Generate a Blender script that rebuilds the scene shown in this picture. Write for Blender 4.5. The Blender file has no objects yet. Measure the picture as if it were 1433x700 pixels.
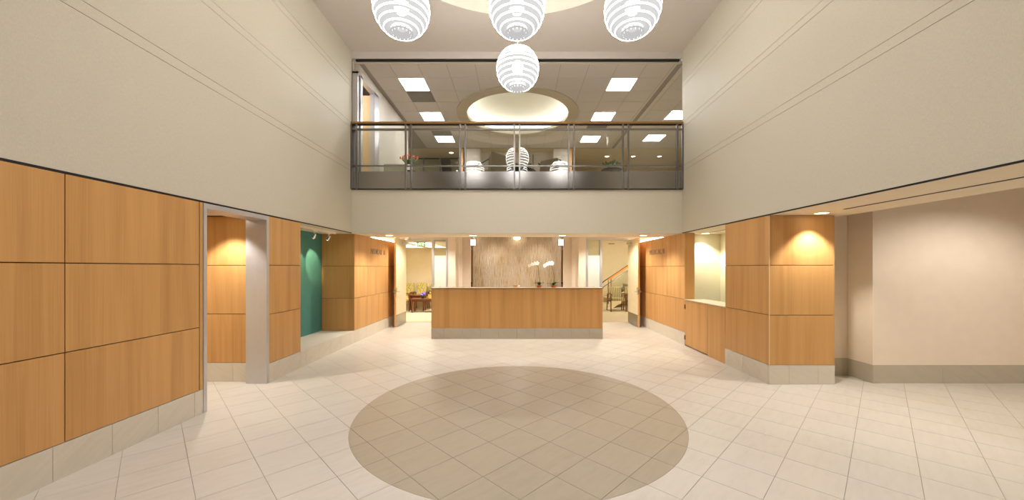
import bpy, math, random
from mathutils import Vector
random.seed(7)
S = bpy.context.scene
COL = S.collection
PI = math.pi

# ------------------------------------------------------------------ camera, world, exposure
F_PX, CX, CY, CAM_H = 512.0, 723.5, 375.0, 1.6
cam = bpy.data.cameras.new('camera')
cam.sensor_width = 36.0
cam.lens = 36.0 * F_PX / 1433.0
cam.shift_x = (716.5 - CX) / 1433.0
cam.shift_y = (CY - 350.0) / 1433.0
cam.clip_start = 0.05
camo = bpy.data.objects.new('camera', cam)
COL.objects.link(camo)
camo.location = (0, 0, CAM_H)
camo.rotation_euler = (PI / 2, 0, 0)
S.camera = camo
W = bpy.data.worlds.new('world')
S.world = W
W.use_nodes = True
W.node_tree.nodes['Background'].inputs[0].default_value = (0.9, 0.95, 1.0, 1)
W.node_tree.nodes['Background'].inputs[1].default_value = 0.3
S.view_settings.view_transform = 'Standard'
S.view_settings.look = 'None'
S.view_settings.gamma = 1.0
S.view_settings.exposure = 0.88
S.view_settings.use_curve_mapping = False
S.cycles.use_denoising = True
S.cycles.sample_clamp_indirect = 6.0
S.cycles.max_bounces = 10
S.cycles.diffuse_bounces = 6
S.cycles.transparent_max_bounces = 16

# lamp strengths, all in one place
BULB = 1.0            # radiance of the pendant bulbs
SHADE_UP = 10.0       # emission of the upper shade side, standing in for bulb light
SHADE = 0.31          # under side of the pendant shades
TROFFER = 15.0         # upstairs ceiling panels
COVE = 9.0           # upstairs dome cove strip
ROOM_PANEL = 0.85     # ceiling panels in the two waiting rooms
ATRIUM = 104.0        # downlights added in the high ceiling, watts
DOWN = 46.0           # ordinary downlight, watts


# ------------------------------------------------------------------ colour and material helpers
def lin(r, g, b):
    def c(x):
        x /= 255.0
        return x / 12.92 if x <= 0.04045 else ((x + 0.055) / 1.055) ** 2.4
    return (c(r), c(g), c(b), 1.0)


class NT:
    def __init__(self, name):
        self.m = bpy.data.materials.new(name)
        self.m.use_nodes = True
        self.t = self.m.node_tree
        self.b = self.t.nodes['Principled BSDF']
        self.out = self.t.nodes['Material Output']

    def n(self, typ, **kw):
        nd = self.t.nodes.new(typ)
        for k, v in kw.items():
            setattr(nd, k, v)
        return nd

    def l(self, a, b):
        self.t.links.new(a, b)

    def math(self, op, a, b=None):
        nd = self.n('ShaderNodeMath', operation=op)
        for i, x in enumerate((a, b)):
            if x is None:
                continue
            if isinstance(x, (int, float)):
                nd.inputs[i].default_value = x
            else:
                self.l(x, nd.inputs[i])
        return nd.outputs[0]

    def pos(self, kind='Position'):
        if kind == 'Position':
            g = self.n('ShaderNodeNewGeometry').outputs['Position']
        else:
            g = self.n('ShaderNodeTexCoord').outputs[kind]
        s = self.n('ShaderNodeSeparateXYZ')
        self.l(g, s.inputs[0])
        return g, s.outputs[0], s.outputs[1], s.outputs[2]

    def vec(self, x, y, z):
        c = self.n('ShaderNodeCombineXYZ')
        for i, v in enumerate((x, y, z)):
            if isinstance(v, (int, float)):
                c.inputs[i].default_value = v
            else:
                self.l(v, c.inputs[i])
        return c.outputs[0]

    def noise(self, vec, scale=1.0, detail=2.0, rough=0.5):
        nd = self.n('ShaderNodeTexNoise')
        self.l(vec, nd.inputs['Vector'])
        nd.inputs['Scale'].default_value = scale
        nd.inputs['Detail'].default_value = detail
        nd.inputs['Roughness'].default_value = rough
        return nd.outputs['Fac']

    def ramp(self, fac, stops):
        nd = self.n('ShaderNodeValToRGB')
        el = nd.color_ramp.elements
        el[0].position, el[0].color = stops[0]
        el[1].position, el[1].color = stops[-1]
        for p, c in stops[1:-1]:
            e = el.new(p)
            e.color = c
        self.l(fac, nd.inputs[0])
        return nd.outputs[0]

    def bump(self, h, strength=0.1, dist=0.01):
        nd = self.n('ShaderNodeBump')
        nd.inputs['Strength'].default_value = strength
        nd.inputs['Distance'].default_value = dist
        self.l(h, nd.inputs['Height'])
        self.l(nd.outputs[0], self.b.inputs['Normal'])

    def set(self, **kw):
        for k, v in kw.items():
            self.b.inputs[k.replace('_', ' ')].default_value = v
        return self


def plain(name, rgb, rough=0.6, metal=0.0, var=0.04, scale=6.0, spec=0.4):
    """a painted or moulded surface: one colour with a faint mottle"""
    m = NT(name)
    g, x, y, z = m.pos('Object')
    c = lin(*rgb)
    lo = tuple(v * (1 - var) for v in c[:3]) + (1,)
    hi = tuple(min(1, v * (1 + var)) for v in c[:3]) + (1,)
    m.l(m.ramp(m.noise(g, scale, 3), [(0.3, lo), (0.7, hi)]), m.b.inputs['Base Color'])
    m.set(Roughness=rough, Metallic=metal)
    m.b.inputs['Specular IOR Level'].default_value = spec
    return m.m


def emit(name, rgb, strength):
    m = NT(name)
    m.b.inputs['Base Color'].default_value = lin(*rgb)
    m.b.inputs['Emission Color'].default_value = lin(*rgb)
    m.b.inputs['Emission Strength'].default_value = strength
    return m.m


def wood(name, rgb, horiz=False):
    m = NT(name)
    g, x, y, z = m.pos()
    oi = m.n('ShaderNodeObjectInfo').outputs['Random']
    u = m.math('ADD', m.math('ADD', x, y), m.math('MULTIPLY', oi, 7.0))
    v = z
    if horiz:
        u, v = z, u
    leaf = m.n('ShaderNodeTexWhiteNoise', noise_dimensions='1D')
    m.l(m.math('FLOOR', m.math('DIVIDE', u, 0.145)), leaf.inputs['W'])
    grain = m.noise(m.vec(m.math('MULTIPLY', u, 110.0), m.math('MULTIPLY', v, 1.3), 0.0), 1.0, 3, 0.6)
    broad = m.noise(m.vec(m.math('MULTIPLY', u, 9.0), m.math('MULTIPLY', v, 0.35), 3.0), 1.0, 2, 0.5)
    fac = m.math('ADD', m.math('MULTIPLY', grain, 0.35), m.math('MULTIPLY', broad, 0.5))
    fac = m.math('ADD', fac, m.math('MULTIPLY', leaf.outputs['Value'], 0.11))
    c = lin(*rgb)
    lo = (c[0] * 0.76, c[1] * 0.70, c[2] * 0.60, 1)
    hi = (min(1, c[0] * 1.16), min(1, c[1] * 1.18), min(1, c[2] * 1.25), 1)
    m.l(m.ramp(fac, [(0.25, lo), (0.5, c), (0.78, hi)]), m.b.inputs['Base Color'])
    m.set(Roughness=0.38)
    m.b.inputs['Specular IOR Level'].default_value = 0.35
    m.bump(grain, 0.05, 0.002)
    return m.m


def stone(name, rgb, rough=0.35, spec=0.4):
    m = NT(name)
    g, x, y, z = m.pos()
    oi = m.n('ShaderNodeObjectInfo').outputs['Random']
    off = m.math('MULTIPLY', oi, 9.0)
    s = m.math('ADD', m.math('ADD', x, y), off)
    d = m.math('ADD', m.math('SUBTRACT', x, y), m.math('MULTIPLY', z, 1.5))
    vein = m.noise(m.vec(m.math('MULTIPLY', s, 3.0), m.math('MULTIPLY', d, 14.0), off), 1.0, 5, 0.62)
    fine = m.noise(g, 90.0, 2, 0.6)
    fac = m.math('ADD', m.math('MULTIPLY', vein, 0.62), m.math('MULTIPLY', fine, 0.22))
    fac = m.math('ADD', fac, m.math('MULTIPLY', m.math('SUBTRACT', oi, 0.5), 0.10))
    c = lin(*rgb)
    lo = (c[0] * 0.90, c[1] * 0.89, c[2] * 0.87, 1)
    hi = (min(1, c[0] * 1.05), min(1, c[1] * 1.05), min(1, c[2] * 1.06), 1)
    m.l(m.ramp(fac, [(0.2, lo), (0.45, c), (0.75, hi)]), m.b.inputs['Base Color'])
    m.set(Roughness=rough)
    m.b.inputs['Specular IOR Level'].default_value = spec
    return m.m


def fabric_wall(name, rgb):
    m = NT(name)
    g, x, y, z = m.pos()
    u = m.math('ADD', x, y)
    n1 = m.noise(m.vec(m.math('MULTIPLY', u, 25.0), m.math('MULTIPLY', z, 220.0), 0.0), 1.0, 2, 0.6)
    n2 = m.noise(m.vec(m.math('MULTIPLY', u, 160.0), m.math('MULTIPLY', z, 40.0), 4.0), 1.0, 2, 0.6)
    fac = m.math('MULTIPLY', m.math('ADD', n1, n2), 0.5)
    c = lin(*rgb)
    lo = tuple(v * 0.9 for v in c[:3]) + (1,)
    hi = tuple(min(1, v * 1.07) for v in c[:3]) + (1,)
    m.l(m.ramp(fac, [(0.32, lo), (0.68, hi)]), m.b.inputs['Base Color'])
    m.set(Roughness=0.55)
    m.b.inputs['Specular IOR Level'].default_value = 0.35
    m.bump(fac, 0.12, 0.003)
    return m.m


def brushed(name, rgb, rough=0.28):
    m = NT(name)
    g, x, y, z = m.pos()
    u = m.math('ADD', x, y)
    n1 = m.noise(m.vec(m.math('MULTIPLY', u, 4.0), m.math('MULTIPLY', z, 380.0), 0.0), 1.0, 2, 0.6)
    c = lin(*rgb)
    m.l(m.ramp(n1, [(0.3, tuple(v * 0.88 for v in c[:3]) + (1,)), (0.7, c)]), m.b.inputs['Base Color'])
    rr = m.n('ShaderNodeMapRange')
    m.l(n1, rr.inputs[0])
    rr.inputs[3].default_value = rough * 0.8
    rr.inputs[4].default_value = rough * 1.25
    m.l(rr.outputs[0], m.b.inputs['Roughness'])
    m.set(Metallic=1.0)
    return m.m


def glass(name, tint=(0.93, 0.96, 0.94), ior=1.5):
    m = NT(name)
    tr = m.n('ShaderNodeBsdfTransparent')
    tr.inputs[0].default_value = tint + (1,)
    gl = m.n('ShaderNodeBsdfGlossy')
    gl.inputs['Roughness'].default_value = 0.0
    fr = m.n('ShaderNodeFresnel')
    fr.inputs['IOR'].default_value = ior
    mx = m.n('ShaderNodeMixShader')
    m.l(fr.outputs[0], mx.inputs[0])
    m.l(tr.outputs[0], mx.inputs[1])
    m.l(gl.outputs[0], mx.inputs[2])
    m.l(mx.outputs[0], m.out.inputs['Surface'])
    return m.m


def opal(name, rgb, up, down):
    """lamp shade: bulb light put in as emission on top, under side coloured dark"""
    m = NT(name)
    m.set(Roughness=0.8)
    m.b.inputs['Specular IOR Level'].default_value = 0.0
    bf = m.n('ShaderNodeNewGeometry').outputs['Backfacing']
    m.l(m.ramp(bf, [(0.0, lin(*rgb)), (1.0, lin(28, 28, 27))]), m.b.inputs['Base Color'])  # base colour turns near black underneath, painted shade
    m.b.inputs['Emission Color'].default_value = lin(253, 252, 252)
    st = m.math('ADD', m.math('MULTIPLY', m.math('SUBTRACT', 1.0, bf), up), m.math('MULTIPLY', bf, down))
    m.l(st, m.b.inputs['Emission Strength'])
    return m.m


def reed_material():
    m = NT('reed_resin')
    g, x, y, z = m.pos()
    a = m.noise(m.vec(m.math('MULTIPLY', x, 75.0), 0.0, m.math('MULTIPLY', z, 2.4)), 1.0, 4, 0.75)
    b = m.noise(m.vec(m.math('MULTIPLY', x, 4.0), 2.0, m.math('MULTIPLY', z, 0.4)), 1.0, 2, 0.5)
    f = m.math('ADD', m.math('MULTIPLY', a, 0.8), m.math('MULTIPLY', b, 0.2))
    m.l(m.ramp(f, [(0.36, lin(112, 88, 64)), (0.44, lin(170, 145, 110)), (0.50, lin(206, 186, 150)),
                   (0.56, lin(172, 162, 156)), (0.63, lin(244, 232, 208))]), m.b.inputs['Base Color'])
    m.set(Roughness=0.3)
    m.bump(a, 0.2, 0.004)
    return m.m


def stripe_fabric():
    m = NT('striped_upholstery')
    g, x, y, z = m.pos('Object')
    w = m.math('FRACT', m.math('MULTIPLY', x, 15.0))
    m.l(m.ramp(w, [(0.0, lin(178, 166, 124)), (0.40, lin(170, 156, 112)), (0.46, lin(58, 54, 48)),
                   (0.60, lin(84, 76, 60)), (0.66, lin(150, 134, 86)), (0.95, lin(188, 176, 136))]),
        m.b.inputs['Base Color'])
    m.set(Roughness=0.9)
    return m.m


def floral_fabric():
    m = NT('floral_upholstery')
    g, x, y, z = m.pos('Object')
    vo = m.n('ShaderNodeTexVoronoi', feature='F1')
    m.l(g, vo.inputs['Vector'])
    vo.inputs['Scale'].default_value = 22.0
    n = m.noise(g, 34.0, 3, 0.6)
    f = m.math('ADD', m.math('MULTIPLY', vo.outputs['Distance'], 0.8), m.math('MULTIPLY', n, 0.6))
    m.l(m.ramp(f, [(0.35, lin(92, 78, 26)), (0.55, lin(138, 120, 46)), (0.72, lin(186, 170, 100))]),
        m.b.inputs['Base Color'])
    m.set(Roughness=0.9)
    return m.m


M = {}
M['wood'] = wood('maple_veneer', (203, 155, 96))
M['wood_door'] = wood('door_veneer', (218, 170, 112))
M['wood_dark'] = wood('cherry_wood', (116, 66, 40))
M['rail_wood'] = wood('rail_wood', (150, 112, 64), horiz=True)
M['stair_rail'] = plain('golden_oak', (226, 150, 62), 0.4)
M['pale_wood'] = wood('pale_maple', (226, 196, 150))
M['gap'] = plain('joint_shadow_gap', (92, 58, 32), 0.8)
M['black'] = plain('black_metal', (18, 18, 19), 0.5)
M['tile'] = stone('cream_limestone', (197, 190, 178))
M['circle'] = stone('sand_limestone', (163, 151, 131))
M['base'] = stone('skirting_limestone', (212, 204, 188), 0.5, 0.25)
M['base_grey'] = stone('grey_skirting_stone', (186, 177, 160), 0.5, 0.25)
M['grout'] = plain('grout', (150, 141, 128), 0.9)
M['fabric'] = fabric_wall('woven_wallcovering', (204, 198, 181))
M['groove'] = plain('groove_brown', (120, 106, 84), 0.8)
M['fascia'] = fabric_wall('balcony_wallcovering', (224, 220, 205))
M['ceiling'] = plain('ceiling_paint', (204, 196, 188), 0.8, var=0.015)
M['soffit'] = plain('soffit_paint', (224, 211, 186), 0.75, var=0.02)
M['white'] = plain('white_paint', (236, 228, 216), 0.7, var=0.02)
M['cream'] = plain('cream_paint', (222, 208, 172), 0.75, var=0.02)
M['pale'] = plain('pale_wall_paint', (232, 218, 200), 0.75, var=0.02)
M['tan'] = plain('tan_paint', (196, 180, 146), 0.75, var=0.02)
M['beige'] = plain('beige_paint', (200, 191, 178), 0.75, var=0.02)
M['recep'] = plain('pale_green_paint', (238, 234, 208), 0.7, var=0.02)
M['teal'] = plain('teal_paint', (74, 134, 126), 0.6, var=0.05)
M['steel'] = brushed('brushed_steel', (156, 154, 152), 0.2)
M['post'] = brushed('post_steel', (138, 136, 134), 0.3)
M['alum'] = plain('satin_aluminium', (200, 198, 200), 0.35, 0.6, 0.03)
M['chrome'] = plain('chrome', (220, 220, 220), 0.15, 1.0, 0.01)
M['bronze'] = plain('bronze', (110, 72, 46), 0.4, 0.7)
M['sign'] = plain('copper_nickel', (146, 137, 132), 0.4, 0.4)
M['glass'] = glass('clear_glass')
M['rail_glass'] = glass('railing_glass', (0.92, 0.93, 0.90), 1.8)
def frosted(name, rgb):
    m = NT(name)
    m.b.inputs['Base Color'].default_value = lin(*rgb)
    m.set(Roughness=0.35)
    tl = m.n('ShaderNodeBsdfTranslucent')
    tl.inputs[0].default_value = lin(*rgb)
    mx = m.n('ShaderNodeMixShader')
    mx.inputs[0].default_value = 0.5
    m.l(m.b.outputs[0], mx.inputs[1])
    m.l(tl.outputs[0], mx.inputs[2])
    m.l(mx.outputs[0], m.out.inputs['Surface'])
    return m.m


M['frost'] = frosted('frosted_film', (250, 252, 246))
M['ctile'] = plain('acoustic_tile', (196, 188, 180), 0.9, var=0.03, scale=60)
M['cgrid'] = plain('ceiling_grid', (150, 142, 134), 0.7)
M['vent'] = plain('vent_grey', (130, 124, 116), 0.7)
M['ring'] = plain('cove_ring_paint', (186, 172, 150), 0.7, var=0.02)
M['dome'] = plain('dome_paint', (226, 224, 214), 0.8, var=0.01)
M['carpet'] = plain('carpet', (196, 182, 152), 0.95, var=0.12, scale=40)
M['desktop'] = plain('desk_counter_stone', (150, 132, 114), 0.3, var=0.06, scale=30)
M['stonetop'] = plain('counter_stone', (206, 192, 172), 0.3, var=0.06, scale=30)
M['reed'] = reed_material()
M['stripe'] = stripe_fabric()
M['floral'] = floral_fabric()
M['olive'] = plain('olive_upholstery', (122, 110, 84), 0.9, var=0.08, scale=60)
M['green_cloth'] = plain('sage_upholstery', (150, 152, 126), 0.9, var=0.06)
M['dark_cloth'] = plain('charcoal_upholstery', (66, 66, 68), 0.8)
M['leaf'] = plain('leaf_green', (52, 108, 44), 0.45, var=0.25)
M['leaf_dark'] = plain('leaf_dark_green', (34, 76, 30), 0.45, var=0.25)
M['stem'] = plain('stem_brown', (96, 84, 44), 0.6)
M['petal'] = plain('orchid_white', (250, 246, 240), 0.5, var=0.02)
M['orange'] = plain('tulip_orange', (236, 108, 40), 0.5, var=0.15)
M['purple'] = plain('hydrangea_purple', (126, 96, 186), 0.6, var=0.2)
M['yellow'] = plain('yellow_glaze', (236, 208, 96), 0.5)
M['terra'] = plain('terracotta', (198, 106, 56), 0.7)
M['navy'] = plain('navy_plastic', (36, 44, 84), 0.5)
M['red'] = plain('red_print', (170, 40, 44), 0.6)
M['panel_light'] = emit('lit_diffuser', (248, 250, 255), TROFFER)
M['room_light'] = emit('lit_room_diffuser', (255, 250, 240), ROOM_PANEL)
M['stair_added_light'] = emit('added_stair_diffuser', (255, 248, 232), 22.0)  # glow of the unseen panels added to the stair waiting room
M['lens'] = emit('downlight_lens', (255, 244, 224), 6.0)
M['lens_dimmed'] = emit('dimmed_lens', (255, 250, 244), 0.5)  # dimmed so the added ceiling downlights leave no reflection in the railing glass
M['added_strip'] = emit('added_warm_strip', (255, 240, 214), 24.0)  # glow of the light strips added on the passage panelling
M['cove'] = emit('cove_strip', (252, 253, 250), COVE)
M['bulb'] = emit('pendant_bulb', (255, 246, 232), BULB)
M['spot_lens'] = emit('spot_lens', (255, 226, 186), 14.0)
M['exit'] = emit('exit_green', (30, 170, 70), 0.6)
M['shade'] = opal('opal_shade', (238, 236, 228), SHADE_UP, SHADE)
M['shade_edge'] = emit('opal_rim', (255, 252, 248), 7.0)
M['shade_tooth'] = emit('opal_tooth', (255, 251, 244), 0.75)
M['shade_top'] = emit('opal_cap', (236, 232, 212), 0.5)


# ------------------------------------------------------------------ geometry helpers
WL = {}          # world location of every object at the time its children are built


class MB:
    def __init__(self):
        self.v, self.f = [], []

    def face(self, pts):
        i = len(self.v)
        self.v += [tuple(p) for p in pts]
        self.f.append(tuple(range(i, i + len(pts))))
        return self

    def box(self, x0, x1, y0, y1, z0, z1):
        x0, x1 = sorted((x0, x1)); y0, y1 = sorted((y0, y1)); z0, z1 = sorted((z0, z1))
        i = len(self.v)
        self.v += [(x, y, z) for z in (z0, z1) for y in (y0, y1) for x in (x0, x1)]
        for q in ((0, 2, 3, 1), (4, 5, 7, 6), (0, 1, 5, 4), (2, 6, 7, 3), (0, 4, 6, 2), (1, 3, 7, 5)):
            self.f.append(tuple(i + k for k in q))
        return self

    def prism(self, poly, z0, z1):
        """vertical prism over a counter-clockwise plan polygon"""
        n, i = len(poly), len(self.v)
        self.v += [(p[0], p[1], z0) for p in poly] + [(p[0], p[1], z1) for p in poly]
        self.f.append(tuple(i + k for k in reversed(range(n))))
        self.f.append(tuple(i + n + k for k in range(n)))
        for k in range(n):
            j = (k + 1) % n
            self.f.append((i + k, i + j, i + n + j, i + n + k))
        return self

    def slab(self, pts, off):
        """flat polygon given in 3-D, thickened by the vector off"""
        n, i = len(pts), len(self.v)
        off = Vector(off)
        self.v += [tuple(p) for p in pts] + [tuple(Vector(p) + off) for p in pts]
        self.f.append(tuple(i + k for k in reversed(range(n))))
        self.f.append(tuple(i + n + k for k in range(n)))
        for k in range(n):
            j = (k + 1) % n
            self.f.append((i + k, i + j, i + n + j, i + n + k))
        return self

    def lathe(self, prof, c=(0, 0, 0), seg=24, closed=False):
        i, n = len(self.v), len(prof)
        for s in range(seg):
            a = 2 * PI * s / seg
            for r, z in prof:
                self.v.append((c[0] + r * math.cos(a), c[1] + r * math.sin(a), c[2] + z))
        m = n if closed else n - 1
        for s in range(seg):
            t = (s + 1) % seg
            for k in range(m):
                q = (k + 1) % n
                self.f.append((i + s * n + k, i + t * n + k, i + t * n + q, i + s * n + q))
        return self

    def tube(self, pts, r, seg=8, r2=None):
        pts = [Vector(p) for p in pts]
        i, n = len(self.v), len(pts)
        ref = Vector((0, 0, 1))
        for k, p in enumerate(pts):
            d = (pts[min(k + 1, n - 1)] - pts[max(k - 1, 0)]).normalized()
            if abs(d.dot(ref)) > 0.98:
                ref = Vector((1, 0, 0)) if abs(d.x) < 0.9 else Vector((0, 1, 0))
            a = d.cross(ref).normalized()
            b = d.cross(a).normalized()
            rr = r if r2 is None else r + (r2 - r) * k / max(1, n - 1)
            for s in range(seg):
                t = 2 * PI * s / seg
                self.v.append(tuple(p + a * rr * math.cos(t) + b * rr * math.sin(t)))
        for k in range(n - 1):
            for s in range(seg):
                t = (s + 1) % seg
                self.f.append((i + k * seg + s, i + k * seg + t, i + (k + 1) * seg + t, i + (k + 1) * seg + s))
        self.f.append(tuple(i + s for s in range(seg)))
        self.f.append(tuple(i + (n - 1) * seg + s for s in reversed(range(seg))))
        return self

    def bar(self, a, b, w, h):
        """rectangular bar from a to b: w across, h the other way"""
        a, b = Vector(a), Vector(b)
        d = (b - a).normalized()
        up = Vector((0, 0, 1)) if abs(d.z) < 0.95 else Vector((0, 1, 0))
        s = d.cross(up).normalized() * (w / 2)
        t = s.cross(d).normalized() * (h / 2)
        return self.slab([a - s - t, a + s - t, a + s + t, a - s + t], b - a)

    def ball(self, c, r, sz=1.0, seg=10, rings=6):
        prof = [(max(1e-4, r * math.sin(PI * k / rings)), -r * sz * math.cos(PI * k / rings)) for k in range(rings + 1)]
        return self.lathe(prof, c, seg)

    def build(self, name, mat, parent=None, smooth=False, bevel=0.0, **tags):
        lo = [min(p[k] for p in self.v) for k in range(3)]
        hi = [max(p[k] for p in self.v) for k in range(3)]
        o = Vector(((lo[0] + hi[0]) / 2, (lo[1] + hi[1]) / 2, lo[2]))
        me = bpy.data.meshes.new(name)
        me.from_pydata([(p[0] - o.x, p[1] - o.y, p[2] - o.z) for p in self.v], [], self.f)
        me.materials.append(M[mat] if isinstance(mat, str) else mat)
        if smooth:
            me.polygons.foreach_set('use_smooth', [True] * len(me.polygons))
        me.update()
        ob = bpy.data.objects.new(name, me)
        COL.objects.link(ob)
        if smooth:
            try:
                me.set_sharp_from_angle(angle=math.radians(40))
            except Exception:
                pass
        if bevel:
            bv = ob.modifiers.new('bevel', 'BEVEL')
            bv.width = bevel
            bv.segments = 2
            bv.limit_method = 'ANGLE'
        WL[ob] = o
        if parent is not None:
            ob.parent = parent
            ob.location = o - WL[parent]
        else:
            ob.location = o
        for k, v in tags.items():
            ob['category' if k == 'cat' else k] = v
        return ob


def B(x0, x1, y0, y1, z0, z1):
    return MB().box(x0, x1, y0, y1, z0, z1)


def thing(name, label, cat, loc=(0, 0, 0), group=None, kind=None):
    o = bpy.data.objects.new(name, None)
    o.empty_display_size = 0.1
    COL.objects.link(o)
    o.location = loc
    WL[o] = Vector(loc)
    o['label'] = label
    if kind:
        o['kind'] = kind
    if cat:
        o['category'] = cat
    if group:
        o['group'] = group
    return o


def copy_tree(o, parent=None):
    c = o.copy()
    COL.objects.link(c)
    if parent is not None:
        c.parent = parent
    for ch in list(o.children):
        copy_tree(ch, c)
    return c


def spot(name, loc, target, watts, angle=95, blend=0.6, rgb=(255, 248, 238), r=0.035, parent=None):
    li = bpy.data.lights.new(name, 'SPOT')
    li.energy = watts
    li.spot_size = math.radians(angle)
    li.spot_blend = blend
    li.shadow_soft_size = r
    li.color = lin(*rgb)[:3]
    o = bpy.data.objects.new(name, li)
    COL.objects.link(o)
    d = Vector(target) - Vector(loc)
    o.rotation_euler = d.to_track_quat('-Z', 'Y').to_euler()
    o.location = Vector(loc)
    if parent is not None:
        o.parent = parent
        o.location = Vector(loc) - WL[parent]
    return o


def clip(poly, n, c):
    """Sutherland-Hodgman: keep the part of a convex plan polygon where n.p <= c"""
    out = []
    for i in range(len(poly)):
        a, b = poly[i], poly[(i + 1) % len(poly)]
        da, db = n[0] * a[0] + n[1] * a[1] - c, n[0] * b[0] + n[1] * b[1] - c
        if da <= 0:
            out.append(a)
        if (da < 0) != (db < 0) and abs(da - db) > 1e-12:
            t = da / (da - db)
            out.append((a[0] + (b[0] - a[0]) * t, a[1] + (b[1] - a[1]) * t))
    return out


def area(poly):
    return 0.5 * sum(poly[i][0] * poly[(i + 1) % len(poly)][1] - poly[(i + 1) % len(poly)][0] * poly[i][1]
                     for i in range(len(poly))) if len(poly) > 2 else 0.0


def split_circle(poly, cx, cy, r, gap, seg=120):
    """cut a convex polygon by a circle: (inside polygon, list of outside pieces)"""
    if max(math.hypot(p[0] - cx, p[1] - cy) for p in poly) < r - gap:
        return poly, []
    outs, rem, rin = [], poly, poly
    for k in range(seg):
        a = 2 * PI * (k + 0.5) / seg
        n = (math.cos(a), math.sin(a))
        co = n[0] * cx + n[1] * cy + (r + gap) * math.cos(PI / seg)
        ci = n[0] * cx + n[1] * cy + (r - gap) * math.cos(PI / seg)
        if rem:
            o = clip(rem, (-n[0], -n[1]), -co)
            if area(o) > 1e-6:
                outs.append(o)
            rem = clip(rem, n, co)
        if rin:
            rin = clip(rin, n, ci)
    return (rin if area(rin) > 1e-6 else []), outs


def struct(mb, name, mat, label=None, parent=None):
    o = mb.build(name, mat, parent)
    if parent is None:
        o['kind'] = 'structure'
        if label:
            o['label'] = label
    return o


# ------------------------------------------------------------------ main dimensions (metres, camera at the origin)
XW = 3.46            # the two long walls
YB = 7.66            # face of the balcony
ZS = 2.323           # soffit / top of the panelling
ZC = 6.13            # atrium ceiling
ZU = 5.94            # upstairs ceiling
ZF2 = 3.60           # upstairs floor
YBK = -3.5           # wall behind the camera
YST = 10.75          # storefront with the two doors
ROWS = (0.265, 0.951, 1.637, ZS)   # panel joints
JT = 0.004           # half width of a panel joint

# ------------------------------------------------------------------ floor and its tiles
floor = struct(B(-8, 9, YBK, 17, -0.2, -0.004), 'floor', 'grout', 'pale limestone floor laid diagonally')
PT = 0.395
CIRC = (0.015, 4.19, 1.767)
R2 = math.sqrt(0.5)


def proj(x, y, z=0.0):
    return CX + F_PX * x / y, CY + F_PX * (CAM_H - z) / y


def in_regions(x, y, m=0.35):
    for x0, x1, y0, y1 in ((-3.46, 3.46, YBK, 10.8), (-6.0, -3.46, 4.05, 5.15), (3.46, 8.0, YBK, 5.1), (3.46, 4.95, 5.0, 5.5),
                           (-1.81, 1.81, 10.7, 11.6)):
        if x0 - m < x < x1 + m and y0 - m < y < y1 + m:
            return True
    return False


tiles, circle_tiles = [], []
g = 0.0016
for i in range(-30, 50):
    for j in range(-40, 30):
        a0, a1 = 0.218 + PT * i + g, 0.218 + PT * (i + 1) - g      # (x+y)/sqrt2
        b0, b1 = -0.19 - PT * (j + 1) + g, -0.19 - PT * j - g      # (x-y)/sqrt2
        q = [((a + b) * R2, (a - b) * R2) for a, b in ((a0, b0), (a0, b1), (a1, b1), (a1, b0))]
        if area(q) < 0:
            q.reverse()
        mx, my = sum(p[0] for p in q) / 4, sum(p[1] for p in q) / 4
        if not in_regions(mx, my) or my > 11.4:
            continue
        cy_ = my
        size = 0.0
        if cy_ > 0.6:
            u, v = proj(mx, my)
            if -60 < u < 1500 and v < 790:
                size = 1.0 / my ** 3 * (1.0 if 150 < u < 1290 and v < 740 else 0.6)
                if (abs(mx) > 3.5 and my > 5.6) or (abs(mx) < 1.9 and my > 8.3):
                    size *= 0.02
        if math.hypot(mx - CIRC[0], my - CIRC[1]) > CIRC[2] + 0.3:
            tiles.append((size, [q]))
        else:
            inn, outs = split_circle(q, *CIRC, 0.001)
            if inn:
                circle_tiles.append(inn)
            if outs:
                tiles.append((size * sum(area(o) for o in outs) / (PT * PT), outs))
tiles.sort(key=lambda t: -t[0])
rest = MB()
for k, (s, polys) in enumerate(tiles):
    mb = MB() if k < 300 else rest
    for p in polys:
        if k < 300:
            mb.prism(p, -0.012, 0.0)
        else:
            mb.face([(a, b, 0.0) for a, b in p])
    if k < 300:
        mb.build('floor_tile', 'tile', floor)
if rest.v:
    ro = rest.build('far_floor_tiles', 'tile', floor)
    ro['kind'] = 'stuff'
for p in circle_tiles:
    MB().prism(p, -0.012, 0.0).build('circle_tile', 'circle', floor)
for x0, x1, y1, nm in ((-6.6, -1.9, 14.7, 'carpet_a'), (1.9, 8.0, 16.0, 'carpet_b')):
    struct(B(x0, x1, YST + 0.02, y1, -0.003, 0.008), 'floor_carpet', 'carpet', 'beige carpet of the waiting room')


# ------------------------------------------------------------------ panelled lower walls
def panels_x(parent, xf, side, y0, y1, rows=ROWS, mat='wood'):
    """wood panels on a face x = xf (side +1: face looks to +x)"""
    for k in range(len(rows) - 1):
        B(xf, xf - side * 0.018, y0 + JT, y1 - JT, rows[k] + JT, rows[k + 1] - JT).build('wood_panel', mat, parent)


def panels_y(parent, yf, x0, x1, rows=ROWS, mat='wood'):
    for k in range(len(rows) - 1):
        B(x0 + JT, x1 - JT, yf, yf + 0.018, rows[k] + JT, rows[k + 1] - JT).build('wood_panel', mat, parent)


def base_x(parent, xf, side, y0, y1, first, mat='base', h=0.265):
    ys = [y0]
    y = first
    while y < y1 - 0.03:
        if y > y0 + 0.03:
            ys.append(y)
        y += 0.4
    ys.append(y1)
    for a, b in zip(ys, ys[1:]):
        B(xf + side * 0.003, xf - side * 0.018, a + 0.0015, b - 0.0015, 0.0, h - 0.002).build('skirting_tile', mat, parent)


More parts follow.
